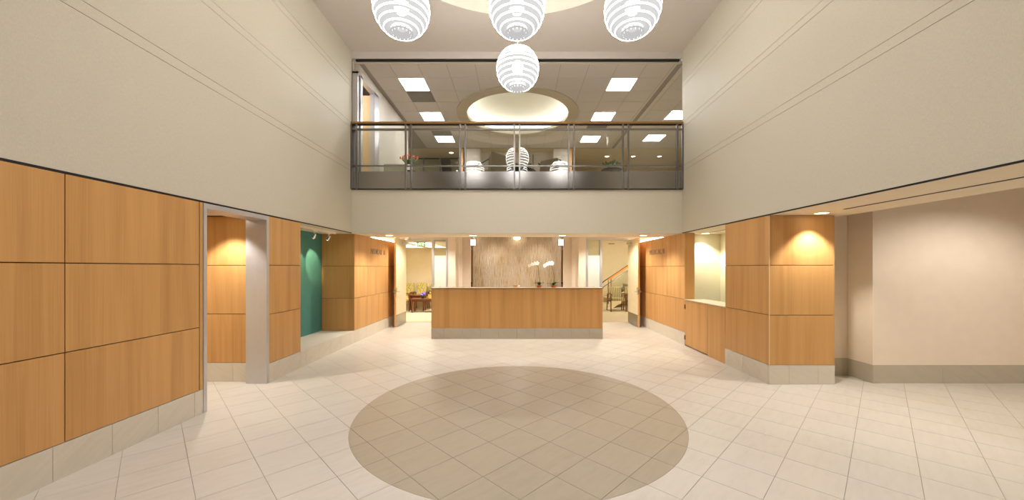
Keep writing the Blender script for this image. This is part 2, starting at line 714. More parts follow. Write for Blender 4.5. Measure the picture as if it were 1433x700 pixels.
def base_y(parent, yf, x0, x1, first, mat='base', h=0.265, pitch=0.4):
    xs = [x0]
    x = first
    while x < x1 - 0.03:
        if x > x0 + 0.03:
            xs.append(x)
        x += pitch
    xs.append(x1)
    for a, b in zip(xs, xs[1:]):
        B(a + 0.0015, b - 0.0015, yf - 0.003, yf + 0.018, 0.0, h - 0.002).build('skirting_tile', mat, parent)


# left wall, stretch before the opening
wl = struct(B(-XW - 0.28, -XW - 0.018, YBK, 4.03, 0, ZS), 'wall_left', 'gap', 'wood panelled wall before the aluminium opening')
for a, b in ((YBK, -2.0), (-2.0, -0.8), (-0.8, 0.4), (0.4, 1.6), (1.6, 2.8), (2.8, 3.985)):
    panels_x(wl, -XW, 1, a, b)
B(-XW + 0.002, -XW - 0.018, 3.99, 4.026, 0.265, ZS - JT).build('edge_strip', 'wood', wl)
base_x(wl, -XW, 1, YBK, 4.03, 3.525 - 0.4 * 17)
# second stretch between opening and niche
wl2 = struct(B(-XW - 0.28, -XW - 0.018, 5.10, 5.832, 0, ZS), 'wall_left', 'gap', 'wood panelled wall between opening and teal niche')
panels_x(wl2, -XW, 1, 5.09, 5.85)
B(-XW - 0.001, -4.16, 5.832, 5.85, 0.265, ZS).build('wood_panel', 'wood', wl2)
base_x(wl2, -XW, 1, 5.09, 5.85, 5.19)
# the aluminium cased opening
fr = thing('trim_1', 'satin aluminium frame lining the opening in the wood wall', None, (-XW, 4.56, 0), kind='structure')
B(-XW + 0.008, -XW - 0.285, 4.03, 4.075, 0, 2.318).build('jamb', 'alum', fr)
B(-XW + 0.008, -XW - 0.13, 5.045, 5.095, 0, 2.318).build('jamb', 'alum', fr)
B(-XW - 0.133, -XW - 0.285, 5.05, 5.1, 0, 2.27).build('jamb_lining', 'alum', fr)
B(-XW + 0.008, -XW - 0.285, 4.075, 5.045, 2.262, 2.318).build('head', 'alum', fr)
# side corridor behind the opening
wc = struct(B(-7.0, -XW - 0.29, 5.158, 5.26, 0, ZS + 0.1), 'wall_corridor', 'gap', 'wood panelled corridor wall seen through the opening')
for a, b in ((-7.0, -6.1), (-6.1, -4.93), (-4.93, -XW - 0.287)):
    panels_y(wc, 5.14, a, b)
base_y(wc, 5.14, -7.0, -XW - 0.287, -3.99 - 0.4 * 7)
wc2 = struct(B(-7.0, -XW - 0.29, 3.85, 3.95, 0, ZS + 0.1), 'wall_corridor', 'cream', 'cream corridor wall hidden behind the panelling')
struct(B(-7.1, -7.0, 3.85, 5.26, 0, ZS + 0.1), 'wall_corridor', 'cream', 'cream end wall of the side corridor')
cc = struct(B(-7.0, -XW - 0.2, 3.95, 5.16, ZS + 0.004, ZS + 0.1), 'ceiling_corridor', 'soffit', 'cream ceiling of the side corridor')
B(-4.36, -3.95, 5.10, 5.135, ZS - 0.004, ZS + 0.02).build('air_slot', 'black', cc)

# teal niche
nk = struct(B(-4.26, -4.16, 5.832, 8.0, 0.0, ZS), 'wall_niche', 'teal', 'teal painted back wall of the niche')
nside = struct(B(-4.16, -XW - 0.018, 7.802, 7.9, 0, ZS), 'wall_niche', 'gap', 'wood panelled end of the teal niche')
panels_y(nside, 7.78, -4.155, -XW - 0.004)
ledge = struct(B(-4.16, -XW - 0.02, 5.85, 7.80, 0.0, 0.255), 'ledge', 'grout', 'limestone ledge at the foot of the teal niche')
for k in range(5):
    a, b = 5.85 + k * 0.39, 5.85 + (k + 1) * 0.39
    B(-4.158, -3.56, a + 0.001, min(b, 7.778) - 0.001, 0.255, 0.265).build('ledge_tile', 'base', ledge)
    B(-3.557, -XW - 0.0185, a + 0.001, min(b, 7.778) - 0.001, 0.255, 0.265).build('ledge_tile', 'base', ledge)
base_x(ledge, -XW, 1, 5.85, 7.78, 5.19)
struct(B(-4.16, -XW - 0.012, 5.85, 7.8, ZS, ZS + 0.1), 'ceiling_niche', 'soffit', 'cream ceiling of the teal niche')

# left wall beside the left door
wl3 = struct(B(-XW - 0.2, -XW - 0.018, 7.9, YST, 0, ZS), 'wall_left', 'gap', 'wood panelled wall carrying the MEDICAL A letters')
panels_x(wl3, -XW, 1, 7.78, 8.47)
panels_x(wl3, -XW, 1, 8.466, YST - 0.01)
base_x(wl3, -XW, 1, 7.78, YST - 0.01, 5.19)
struct(B(-XW - 0.3, -XW - 0.02, 7.9, YST, ZS, 2.75), 'wall_left', 'white', 'white wall strip above the MEDICAL A panelling')

# right wall beside the right door
wr = struct(B(XW + 0.018, XW + 0.2, 7.56, YST, 0, ZS), 'wall_right', 'gap', 'wood panelled wall carrying the MEDICAL B letters')
panels_x(wr, XW, -1, 7.54, 8.47)
panels_x(wr, XW, -1, 8.466, YST - 0.01)
base_x(wr, XW, -1, 7.54, YST - 0.01, 7.6)
B(XW + 0.001, XW + 0.2, 7.54, 7.558, 0.955, ZS - JT).build('wood_panel', 'wood', wr)
struct(B(XW + 0.02, XW + 0.3, 7.9, YST, ZS, 2.75), 'wall_right', 'white', 'white wall strip above the MEDICAL B panelling')

# pier between reception window and right passage
pr = struct(B(XW + 0.018, 4.34, 5.04, 5.22, 0, ZS), 'wall_pier', 'gap', 'wood panelled pier at the corner of the right passage')
panels_y(pr, 5.02, XW + 0.003, 4.345)
B(4.34, 4.358, 5.022, 5.22, 0.265, ZS - JT).build('wood_panel', 'wood', pr)
base_y(pr, 5.02, XW - 0.003, 4.36, 3.73)
pr2 = struct(B(XW + 0.018, XW + 0.16, 5.22, 6.08, 0, ZS), 'wall_pier', 'gap', 'wood panelled wall between pier and reception window')
panels_x(pr2, XW, -1, 5.024, 6.08)
base_x(pr2, XW, -1, 5.04, 6.08, 5.20)
B(XW - 0.002, XW + 0.006, 5.016, 5.024, 0.265, ZS - JT).build('corner_strip', 'pale_wood', pr2)

# reception window: gate and fixed panel under a thin counter
gate = thing('door_3', 'low wood gate with bronze hinges under the reception window', None, (XW, 7.1, 0), kind='structure')
B(XW, XW + 0.03, 6.64, 7.535, 0.022, 0.936).build('leaf', 'wood', gate)
for z in (0.17, 0.80):
    B(XW - 0.006, XW + 0.004, 7.51, 7.56, z - 0.045, z + 0.045).build('hinge', 'bronze', gate)
fx = struct(B(XW + 0.0, XW + 0.03, 6.085, 6.632, 0.0, 0.936), 'wall_gate_panel', 'wood', 'fixed low wood panel beside the gate')
struct(B(XW + 0.035, XW + 0.15, 6.09, 7.53, 0.0, 0.935), 'wall_window_back', 'gap', 'dark backing behind the low gate')
ct = B(XW - 0.012, XW + 0.42, 6.084, 7.536, 0.938, 0.956).build('counter_slab', 'stonetop', bevel=0.003,
      label='thin pale counter slab at the reception window', cat='counter')
rb = struct(B(XW + 0.16, 4.48, 7.88, 7.98, 0, ZS), 'wall_reception', 'recep', 'pale lit wall behind the reception window')
struct(B(4.38, 4.48, 5.22, 7.88, 0, ZS), 'wall_reception', 'recep', 'pale side wall behind the reception window')
bell = thing('counter_bell', 'small black bell on the reception window counter', 'bell', (XW + 0.22, 6.13, 0.956))
MB().lathe([(0.0001, 0.06), (0.03, 0.057), (0.048, 0.04), (0.055, 0.015)], (XW + 0.22, 6.13, 0.956), 16).build('dome', 'black', bell, True)
MB().lathe([(0.0001, 0.0), (0.06, 0.0), (0.06, 0.012), (0.0001, 0.016)], (XW + 0.22, 6.13, 0.956), 16).build('base', 'black', bell)
MB().lathe([(0.0001, 0.078), (0.009, 0.076), (0.008, 0.058)], (XW + 0.22, 6.13, 0.956), 10).build('button', 'chrome', bell)

# wall group beyond the right passage
wp = struct(B(4.36, 5.03, 5.463, 5.6, 0, 3.0), 'wall_passage', 'pale', 'pale set-back wall beside the wood pier')
base_y(wp, 5.46, 4.36, 4.93, 4.5, 'base_grey', 0.255, 1.2)
wp2 = struct(B(4.933, 8.0, 5.073, 5.46, 0, 3.0), 'wall_passage', 'pale', 'pale column wall with grey stone skirting')
base_y(wp2, 5.07, 4.93, 8.0, 5.9, 'base_grey', 0.255, 1.2)
B(4.927, 4.945, 5.07, 5.46, 0, 0.253).build('skirting_tile', 'base_grey', wp2)
struct(B(8.0, 8.1, YBK, 5.5, 0, 3.0), 'wall_passage', 'pale', 'pale end wall of the right passage')
# right passage soffit
sr = struct(B(XW + 0.012, 4.54, YBK, 5.5, ZS, ZS + 0.7), 'ceiling_passage', 'soffit', 'dropped cream soffit along the right passage')
B(4.01, 4.045, 2.0, 4.5, ZS - 0.004, ZS + 0.01).build('air_slot', 'black', sr)
struct(B(4.54, 8.1, YBK, 5.6, 3.0, 3.1), 'ceiling_passage', 'ceiling', 'raised ceiling of the right passage')
srw = struct(B(XW + 0.02, 4.5, 5.5, 7.98, ZS, ZS + 0.1), 'ceiling_reception', 'soffit', 'cream soffit inside the reception window')
B(3.925, 3.955, 5.6, 7.5, ZS - 0.004, ZS + 0.01).build('air_slot', 'black', srw)

# ------------------------------------------------------------------ upper walls with their wallcovering bands
BANDS = [2.338, 3.627, 3.730, 4.530, 4.630, 5.380, 5.480, ZC]
for sd, nm, lb in ((-1, 'wall_left_upper', 'woven beige wallcovering above the wood panelling and opening'),
                   (1, 'wall_right_upper', 'woven beige wallcovering above the reception window')):
    x0 = sd * (XW + 0.004)
    w = struct(B(x0, sd * (XW + 0.14), YBK, YB + (0.05 if sd < 0 else 0.0), ZS + 0.002, ZC), nm, 'groove', lb)
    for k in range(7):
        gp = 0.0025
        B(sd * XW, sd * (XW + 0.006), YBK, YB, BANDS[k] + gp, BANDS[k + 1] - gp).build('wallcovering_band', 'fabric', w)
    B(sd * (XW + 0.001), sd * (XW + 0.01), YBK, YB, ZS + 0.001, 2.340).build('shadow_reveal', 'black', w)
bw = struct(B(-XW, 8.1, YBK - 0.1, YBK, 0, ZC), 'wall_back', 'fabric', 'beige wall at the entrance end')

# ------------------------------------------------------------------ atrium ceiling with the raised circle
CR = (0.0, 4.17, 2.40)


def holed_plane(x0, x1, y0, y1, z, cx, cy, r, seg=96, flip=False):
    mb = MB()
    def edge(a):
        dx, dy = math.cos(a), math.sin(a)
        t = min((x1 - cx) / dx if dx > 1e-9 else 1e9, (x0 - cx) / dx if dx < -1e-9 else 1e9,
                (y1 - cy) / dy if dy > 1e-9 else 1e9, (y0 - cy) / dy if dy < -1e-9 else 1e9)
        return cx + dx * t, cy + dy * t
    angs = sorted([2 * PI * k / seg for k in range(seg)] +
                  [math.atan2(y - cy, x - cx) % (2 * PI) for x in (x0, x1) for y in (y0, y1)])
    for k in range(len(angs)):
        a, b = angs[k], angs[(k + 1) % len(angs)]
        pa, pb = edge(a), edge(b)
        ca, cb = (cx + r * math.cos(a), cy + r * math.sin(a)), (cx + r * math.cos(b), cy + r * math.sin(b))
        mb.face([(ca[0], ca[1], z), (cb[0], cb[1], z), (pb[0], pb[1], z), (pa[0], pa[1], z)])
    return mb


mb = holed_plane(-XW, XW, YBK, YB + 0.05, ZC, *CR)
hc = struct(mb, 'ceiling', 'ceiling', 'painted atrium ceiling with a raised circle')
rc = MB().lathe([(CR[2], 0.0), (CR[2], 0.22), (0.001, 0.22)], (CR[0], CR[1], ZC), 96)
rc.build('raised_circle', 'white', hc)
struct(B(-XW - 0.1, XW + 0.1, YBK, YB + 0.1, ZC + 0.26, ZC + 0.36), 'ceiling_slab', 'ceiling', 'slab above the atrium ceiling')

# ------------------------------------------------------------------ balcony edge, soffit, beam
struct(B(-XW, XW, YB, YB + 0.14, ZS + 0.003, 3.30), 'wall_balcony', 'fascia', 'pale balcony front above the desk passage')
struct(B(-XW, XW, YB + 0.002, 8.6, ZS, ZS + 0.12), 'ceiling_soffit', 'soffit', 'cream soffit under the balcony edge')
struct(B(-XW, XW, 8.55, 8.6, ZS + 0.12, 3.2), 'wall_soffit_back', 'white', 'white upstand behind the balcony soffit')
struct(B(-5.6, 8.0, YB + 0.14, 17.0, 3.3, ZF2), 'floor_upper', 'carpet', 'upper lounge floor slab')
bm = struct(B(-XW, XW, YB, YB + 0.12, 5.985, ZC - 0.001), 'beam', 'ceiling', 'painted beam face above the upper lounge opening')
B(-3.385, 3.41, YB + 0.012, YB + 0.06, 5.945, 5.978).build('air_slot', 'black', bm)
B(-XW, XW, YB + 0.06, YB + 0.12, 5.93, 5.985).build('slot_trim', 'beige', bm)

# passage behind the desk
struct(B(-XW - 0.3, XW + 0.3, 8.6, 12.75, 2.66, 2.75), 'ceiling_desk', 'white', 'white ceiling above the reception desk passage')

# ------------------------------------------------------------------ storefronts with the two doors
for s, tag in ((-1, 'left'), (1, 'right')):
    lb = 'MEDICAL A' if s < 0 else 'MEDICAL B'
    Y0, Y1 = YST, YST + 0.12
    w = struct(B(s * 1.81, s * 2.03, Y0, Y1, 0, 2.66), 'wall_storefront', 'pale', 'pale wall beside the %s sidelight' % lb)
    struct(B(s * 2.03, s * 3.76, Y0, Y1, 2.468, 2.66), 'wall_storefront', 'pale', 'pale wall above the %s door' % lb)
    struct(B(s * 3.37, s * 3.8, Y0, Y1, 0, 2.468), 'wall_storefront', 'pale', 'pale wall on the hinge side of the %s door' % lb)
    struct(B(s * 1.81, s * 1.73, Y1, 11.6, 0, 2.66), 'wall_return', 'pale', 'pale wall return next to the %s sidelight' % lb)
    struct(B(s * 1.81, s * 1.475, 11.6, 11.72, 0, 2.66), 'wall_desk_side', 'pale', 'beige set-back wall next to the reed screen on the %s side' % lb)
    f = thing('trim_2', 'aluminium door and sidelight frame at the %s room' % lb, None, (s * 2.7, Y0, 0), kind='structure')
    B(s * 2.03, s * 3.37, Y0 - 0.02, Y1 + 0.005, 2.415, 2.468).build('head', 'alum', f)
    B(s * 2.03, s * 2.085, Y0 - 0.02, Y1 + 0.005, 0, 2.415).build('jamb', 'alum', f)
    B(s * 2.435, s * 2.50, Y0 - 0.02, Y1 + 0.005, 0, 2.415).build('mullion', 'alum', f)
    B(s * 3.32, s * 3.37, Y0 - 0.02, Y1 + 0.005, 0, 2.415).build('jamb', 'alum', f)
    B(s * 2.085, s * 2.435, Y0 + 0.045, Y0 + 0.055, 0.05, 2.415).build('pane', 'glass', f)
    B(s * 2.085, s * 2.435, Y0 + 0.041, Y0 + 0.044, 0.05, 1.965).build('frosted_film', 'frost', f)
    B(s * 2.085, s * 2.435, Y0 - 0.02, Y1 + 0.005, 0.0, 0.05).build('sill', 'alum', f)
    # door leaf, swung open 90 degrees towards the desk
    d = thing('door_1' if s < 0 else 'door_2', 'open wood door with lever handle leading to %s' % lb, None, (s * 3.29, Y0, 0), kind='structure')
    xa, xb = s * 3.25, s * 3.295
    B(xa, xb, 9.82, Y0 - 0.03, 0.012, 2.405).build('leaf', 'wood_door', d)
    B(xa - s * 0.003, xa, 9.835, Y0 - 0.035, 0.015, 2.40).build('inner_face', 'cream', d)
    B(xa - s * 0.006, xa - s * 0.003, 9.84, Y0 - 0.05, 0.02, 0.33).build('kick_plate', 'steel', d)
    hd = B(xa - s * 0.008, xb + s * 0.006, 9.818, 9.90, 0.88, 1.06).build('lock_plate', 'chrome', d)
    for xs, dx in ((xa - s * 0.008, -s), (xb + s * 0.006, s)):
        MB().tube([(xs, 9.875, 0.955), (xs + dx * 0.055, 9.875, 0.955), (xs + dx * 0.06, 9.99, 0.955)], 0.011, 8).build('lever', 'chrome', hd, True)
    B(xb - s * 0.03, xb - s * 0.015, 9.8165, 9.8205, 0.90, 1.02).build('latch_face', 'black', hd)
    cl = B(xa - s * 0.07, xa - s * 0.004, 10.32, 10.62, 2.27, 2.34).build('door_closer', 'alum', d)
    MB().bar((xa - s * 0.04, 10.5, 2.345), (xa - s * 0.30, 10.70, 2.36), 0.02, 0.012).build('closer_arm', 'alum', cl)
    for z in (0.25, 1.2, 2.15):
        B(xb - s * 0.002, xb + s * 0.02, Y0 - 0.05, Y0 - 0.02, z - 0.05, z + 0.05).build('hinge', 'chrome', d)
    st = MB().lathe([(0.0001, 0.0), (0.022, 0.0), (0.02, 0.03), (0.012, 0.04), (0.0001, 0.042)], (s * 3.35, 9.95, 0), 12)
    st.build('door_stop', 'bronze', smooth=True, label='small floor door stop behind the %s door' % lb, cat='door stop')

# reed wall and office behind the desk
rw = struct(B(-1.52, 1.52, 12.6, 12.7, 0, 2.66), 'wall_reed', 'reed', 'translucent resin wall with vertical reeds behind the desk')
for s in (-1, 1):
    lb = 'orchid' if s > 0 else 'navy chair'
    o = struct(B(s * 1.5, s * 1.9, 13.3, 13.4, 0, 2.75), 'wall_office', 'cream', 'cream office wall beyond the %s side of the reed wall' % lb)
    B(s * 1.57, s * 1.815, 13.27, 13.299, 0, 2.25).build('office_door', 'wood', o)
    struct(B(s * 1.9, s * 1.82, 11.72, 13.3, 0, 2.75), 'wall_office', 'pale', 'pale office side wall on the %s side' % lb)
    q = thing('wall_lamp', 'square white wall lamp at the %s end of the reed wall' % lb, 'lamp', (s * 1.51, 12.5, 2.36), group='wall lamps beside the reed wall')
    B(s * 1.43, s * 1.6, 12.52, 12.6, 2.37, 2.57).build('lamp_body', 'alum', q)
    B(s * 1.435, s * 1.595, 12.505, 12.52, 2.375, 2.565).build('lamp_face', 'panel_light', q)
struct(B(-1.9, 1.9, 12.75, 13.4, 2.66, 2.75), 'ceiling_office', 'white', 'white ceiling over the office openings')
q = thing('ceiling_lamp', 'small rectangular lamp under the ceiling before the reed wall', 'lamp', (0, 12.3, 2.6))
B(-0.12, 0.12, 12.25, 12.4, 2.635, 2.66).build('mount', 'white', q)
B(-0.105, 0.105, 12.27, 12.38, 2.57, 2.635).build('lamp_face', 'lens', q)

# ------------------------------------------------------------------ waiting rooms
struct(B(-6.6, -1.9, 14.7, 14.8, 0, 2.6), 'wall_waiting', 'cream', 'cream back wall of the floral chair waiting room')
struct(B(-6.7, -6.6, YST, 14.8, 0, 2.6), 'wall_waiting', 'cream', 'cream side wall of the floral chair waiting room')
struct(B(-1.95, -1.9, 10.88, 14.7, 0, 2.6), 'wall_waiting', 'cream', 'cream inner wall of the floral chair waiting room')
struct(B(-6.6, -3.7, YST, YST + 0.12, 0, 2.6), 'wall_waiting', 'cream', 'cream front wall of the floral chair waiting room')
struct(B(-6.6, -1.9, 10.88, 14.7, 2.40, 2.5), 'ceiling_waiting', 'white', 'bright white ceiling of the floral chair waiting room')
struct(B(1.9, 8.0, 16.0, 16.1, 0, 3.3), 'wall_waiting', 'cream', 'cream back wall of the stair waiting room')
struct(B(8.0, 8.1, YST, 16.1, 0, 3.3), 'wall_waiting', 'cream', 'cream side wall of the stair waiting room')
struct(B(1.9, 1.95, 10.88, 16.0, 0, 3.3), 'wall_waiting', 'cream', 'cream inner wall of the stair waiting room')
struct(B(3.7, 8.0, YST, YST + 0.12, 0, 3.3), 'wall_waiting', 'cream', 'cream front wall of the stair waiting room')
struct(B(1.95, 3.8, 10.9, 10.95, 2.66, 3.3), 'wall_waiting', 'cream', 'cream strip above the stair waiting room door')
for (x, y, z, lb, gp_) in ((-3.95, 12.0, 2.40, 'long ceiling light over the sideways floral chair', 'floral'), (-3.05, 12.0, 2.40, 'long ceiling light just inside the MEDICAL A door', 'floral'),
                           (-3.95, 13.6, 2.40, 'long ceiling light over the floral chairs', 'floral'), (-3.05, 13.6, 2.40, 'long ceiling light over the yellow basket', 'floral'),
                           (3.2, 12.4, 3.3, 'added unseen ceiling light just inside the MEDICAL B door', 'stair'), (5.4, 13.0, 3.3, 'added unseen ceiling light over the upper stair flight', 'stair')):  # the stair room panels are added, out of view, to light that room
    t = thing('ceiling_light', lb, 'ceiling light', (x, y, z), group='ceiling panels of the %s waiting room' % gp_)
    k = 'room_light' if gp_ == 'floral' else 'stair_added_light'
    B(x - 0.33, x + 0.33, y - 0.66, y + 0.66, z - 0.012, z - 0.001).build('frame', 'white', t)
    B(x - 0.31, x + 0.31, y - 0.64, y + 0.64, z - 0.018, z - 0.012).build('diffuser', k, t)
gr = struct(B(4.0, 4.26, 15.985, 16.0, 2.64, 2.67), 'trim_3', 'gap', 'slim air slot high on the cream stair wall')


# ------------------------------------------------------------------ lettering
def letters(text, mat, parent, origin, ux, uz, height, length, depth, bold=0.0):
    """letters as separate solid parts, laid from origin along ux, up along uz"""
    ux, uz = Vector(ux), Vector(uz)
    nrm = ux.cross(uz)
    cu = bpy.data.curves.new('lettering', 'FONT')
    tmp = bpy.data.objects.new('lettering', cu)
    COL.objects.link(tmp)
    metr, pen, glyphs = {}, 0.0, []
    for ch in text:
        if ch == ' ':
            pen += 0.42
            continue
        cu.body = ch
        cu.extrude = 0.5
        cu.offset = bold
        bpy.context.view_layer.update()
        me = bpy.data.meshes.new_from_object(tmp.evaluated_get(bpy.context.evaluated_depsgraph_get()))
        vs = [v.co.copy() for v in me.vertices]
        fs = [tuple(p.vertices) for p in me.polygons]
        bpy.data.meshes.remove(me)
        a, b = min(v.x for v in vs), max(v.x for v in vs)
        glyphs.append((vs, fs, pen - a))
        pen += b - a + 0.13
    capz = max(v.y for v in glyphs[0][0])
    bpy.data.objects.remove(tmp)
    bpy.data.curves.remove(cu)
    sx = length / (pen - 0.13)
    for vs, fs, off in glyphs:
        mb = MB()
        mb.v = [tuple(Vector(origin) + ux * ((v.x + off) * sx) + uz * (v.y / capz * height) + nrm * ((v.z + 0.5) * depth)) for v in vs]
        mb.f = fs
        mb.build('letter', mat, parent)


t = thing('wall_lettering', 'raised metal letters reading MEDICAL A on the wood wall', 'sign', (-XW, 8.66, 1.93))
letters('MEDICAL A', 'sign', t, (-XW, 8.66, 1.935), (0, 1, 0), (0, 0, 1), 0.125, 0.92, 0.008)
t = thing('wall_lettering', 'raised metal letters reading MEDICAL B on the wood wall', 'sign', (XW, 9.54, 1.93))
letters('MEDICAL B', 'sign', t, (XW, 9.54, 1.935), (0, -1, 0), (0, 0, 1), 0.125, 0.96, 0.008)
t = thing('exit_sign', 'clear hanging exit sign with green letters, seen from behind', 'sign', (-2.89, 11.02, 2.2))
B(-3.06, -2.72, 11.0, 11.04, 2.375, 2.40).build('canopy', 'alum', t)
B(-3.04, -2.74, 11.015, 11.022, 2.235, 2.375).build('plate', 'glass', t)
letters('EXIT', 'exit', t, (-2.77, 11.0225, 2.245), (-1, 0, 0), (0, 0, 1), 0.125, 0.26, 0.003, 0.045)

# ------------------------------------------------------------------ reception desk
dk = thing('reception_desk', 'long wood fronted reception desk on a limestone plinth', 'desk', (0, 8.23, 0))
B(-1.905, 1.905, 8.255, 8.42, 0, 1.13).build('core', 'gap', dk)
for a, b in ((-1.93, -0.635), (-0.635, 0.63), (0.63, 1.93)):
    B(a + 0.0015, b - 0.0015, 8.235, 8.255, 0.243, 1.132).build('front_panel', 'wood', dk)
xs = [-1.93, -1.637] + [-1.637 + 0.408 * k for k in range(1, 9)] + [1.93]
for a, b in zip(xs, xs[1:]):
    B(a + 0.002, b - 0.002, 8.225, 8.255, 0.0, 0.239).build('plinth_tile', 'base_grey', dk)
for s in (-1, 1):
    B(s * 1.905, s * 1.93, 8.256, 9.15, 0.0, 1.132).build('side_panel', 'wood', dk)
B(-1.945, 1.945, 8.215, 8.56, 1.135, 1.152).build('counter_top', 'desktop', dk, bevel=0.003)
B(-1.904, 1.904, 8.42, 9.15, 0.72, 0.76).build('work_surface', 'stonetop', dk)


def potted_orchid(x, y, lean, label, tip, nfl):
    z = 1.152
    t = thing('potted_orchid', label, 'plant', (x, y, z), group='orchids on the reception desk')
    MB().lathe([(0.0001, 0.0), (0.045, 0.0), (0.06, 0.05), (0.055, 0.05), (0.05, 0.04), (0.0001, 0.04)], (x, y, z), 18).build('pot', 'terra', t, True)
    pts = [(x + 0.01, y, z + 0.04), (x + 0.015, y, z + 0.2), (x - 0.005, y, z + 0.36), (x - 0.03, y, z + 0.47),
           (x - 0.09, y - 0.01, z + 0.545), (x - 0.16, y - 0.02, z + 0.54), (x - tip, y - 0.03, z + 0.46)]
    sm = []
    for k in range(len(pts) - 1):
        for q in range(4):
            sm.append(Vector(pts[k]).lerp(Vector(pts[k + 1]), q / 4))
    sm.append(Vector(pts[-1]))
    MB().tube(sm, 0.006, 6, 0.003).build('stem', 'stem', t, True)
    rnd = random.Random(int(x * 100))
    for k in range(6):
        a = k * 1.05 + lean
        L, lift = 0.11 + 0.05 * rnd.random(), 0.03 + 0.07 * rnd.random()
        dx, dy = math.cos(a), math.sin(a) * 0.8
        mb = MB()
        rows = []
        for q in range(6):
            u = q / 5
            wdt = 0.028 * math.sin(PI * min(1, u * 0.9 + 0.12)) + 0.002
            c = Vector((x + dx * L * u, y + dy * L * u, z + 0.045 + lift * math.sin(u * 2.2)))
            sd = Vector((-dy, dx, 0)).normalized() * wdt
            rows.append((c - sd, c + Vector((0, 0, -0.006)), c + sd))
        for q in range(5):
            for w in range(2):
                mb.face([rows[q][w], rows[q][w + 1], rows[q + 1][w + 1], rows[q + 1][w]])
        mb.build('leaf', 'leaf' if k % 2 else 'leaf_dark', t, True)
    for k in range(nfl):
        u = k / max(1, nfl - 1)
        c = Vector((x - 0.045 - (tip - 0.06) * u, y - 0.03, z + 0.555 - 0.055 * u * u))
        mb = MB()
        r = 0.042 - 0.008 * u
        for p in range(5):
            a = PI / 2 + p * 2 * PI / 5
            d = Vector((math.cos(a), 0.5 * math.sin(a) - 0.1, math.sin(a)))
            sd = Vector((-math.sin(a), 0, math.cos(a))) * r * 0.62
            mb.face([c, c + d * r * 0.5 + sd, c + d * r * 1.1 + sd * 0.5, c + d * r * 1.2, c + d * r * 1.1 - sd * 0.5, c + d * r * 0.5 - sd])
        fl = mb.build('flower', 'petal', t)
        MB().ball(c + Vector((0, -0.012, -0.006)), 0.009, 1.0, 8, 5).build('lip', 'yellow', fl, True)
    c = Vector((x - tip, y - 0.03, z + 0.45))
    MB().ball(c, 0.012, 1.4, 8, 5).build('bud', 'yellow', t, True)
    return t


potted_orchid(0.51, 8.40, 0.4, 'potted white orchid with a shorter arching spray, beside the taller-leaved one', 0.24, 4)
potted_orchid(0.84, 8.40, 1.1, 'potted white orchid standing closer to the desk end', 0.22, 4)
t = thing('card_holder', 'tan card holder with a pale card on the desk', 'card holder', (0.0, 8.5, 1.152))
B(-0.08, 0.05, 8.48, 8.52, 1.152, 1.205).build('holder', 'wood', t)
MB().slab([(0.0, 8.475, 1.16), (0.07, 8.475, 1.16), (0.075, 8.478, 1.2), (0.03, 8.478, 1.2)], (0, 0.002, 0)).build('card', 'white', t)


def task_chair(x, y, rot, label):
    t = thing('task_chair', label, 'chair', (0, 0, 0), group='task chairs behind the desk')
    B(-0.22, 0.22, -0.04, 0.0, 0.62, 1.08).build('backrest', 'wood_dark', t, bevel=0.02)
    B(-0.225, 0.225, -0.05, 0.01, 1.08, 1.13).build('back_rim', 'navy', t, bevel=0.01)
    B(-0.24, 0.24, 0.0, 0.46, 0.44, 0.52).build('seat', 'navy', t, bevel=0.02)
    MB().tube([(0, 0.23, 0.08), (0, 0.23, 0.44)], 0.03, 10).build('column', 'black', t)
    for k in range(5):
        a = k * 2 * PI / 5
        MB().bar((0, 0.23, 0.09), (0.27 * math.cos(a), 0.23 + 0.27 * math.sin(a), 0.05), 0.04, 0.03).build('foot', 'black', t)
        MB().ball((0.27 * math.cos(a), 0.23 + 0.27 * math.sin(a), 0.025), 0.025, 1, 8, 6).build('castor', 'black', t, True)
    t.location = (x, y, 0)
    t.rotation_euler.z = rot
    return t


task_chair(-1.52, 12.15, -PI / 2 + 0.25, 'task chair with a navy rim in front of the reed wall')
task_chair(1.50, 12.15, PI / 2 - 0.25, 'task chair half hidden by the beige wall near the orchids')


# ------------------------------------------------------------------ waiting room furniture
def waiting_chair(fabric, woodm, label, group, z_top, w=0.50):
    t = thing('waiting_chair', label, 'chair', (0, 0, 0), group=group)
    h = w / 2
    B(-h + 0.02, h - 0.02, -0.27, 0.22, 0.39, 0.50).build('seat', fabric, t, bevel=0.03)
    MB().slab([(-h + 0.03, 0.19, 0.42), (h - 0.03, 0.19, 0.42), (h - 0.02, 0.29, z_top), (-h + 0.02, 0.29, z_top)], (0, 0.07, 0.01)).build('backrest', fabric, t, bevel=0.02)
    for s in (-1, 1):
        MB().tube([(s * h, -0.27, 0.0), (s * h, -0.265, 0.3), (s * h, -0.25, 0.635)], 0.02, 8, 0.022).build('leg', woodm, t, True)
        MB().tube([(s * h, 0.33, 0.0), (s * h, 0.25, 0.4), (s * h, 0.24, 0.62)], 0.019, 8).build('leg', woodm, t, True)
        MB().tube([(s * h, -0.30, 0.62), (s * h, -0.22, 0.655), (s * h, 0.0, 0.65), (s * h, 0.26, 0.62)], 0.024, 8).build('arm', woodm, t, True)
        B(s * h - 0.012, s * h + 0.012, -0.25, 0.25, 0.36, 0.41).build('side_rail', woodm, t)
    return t


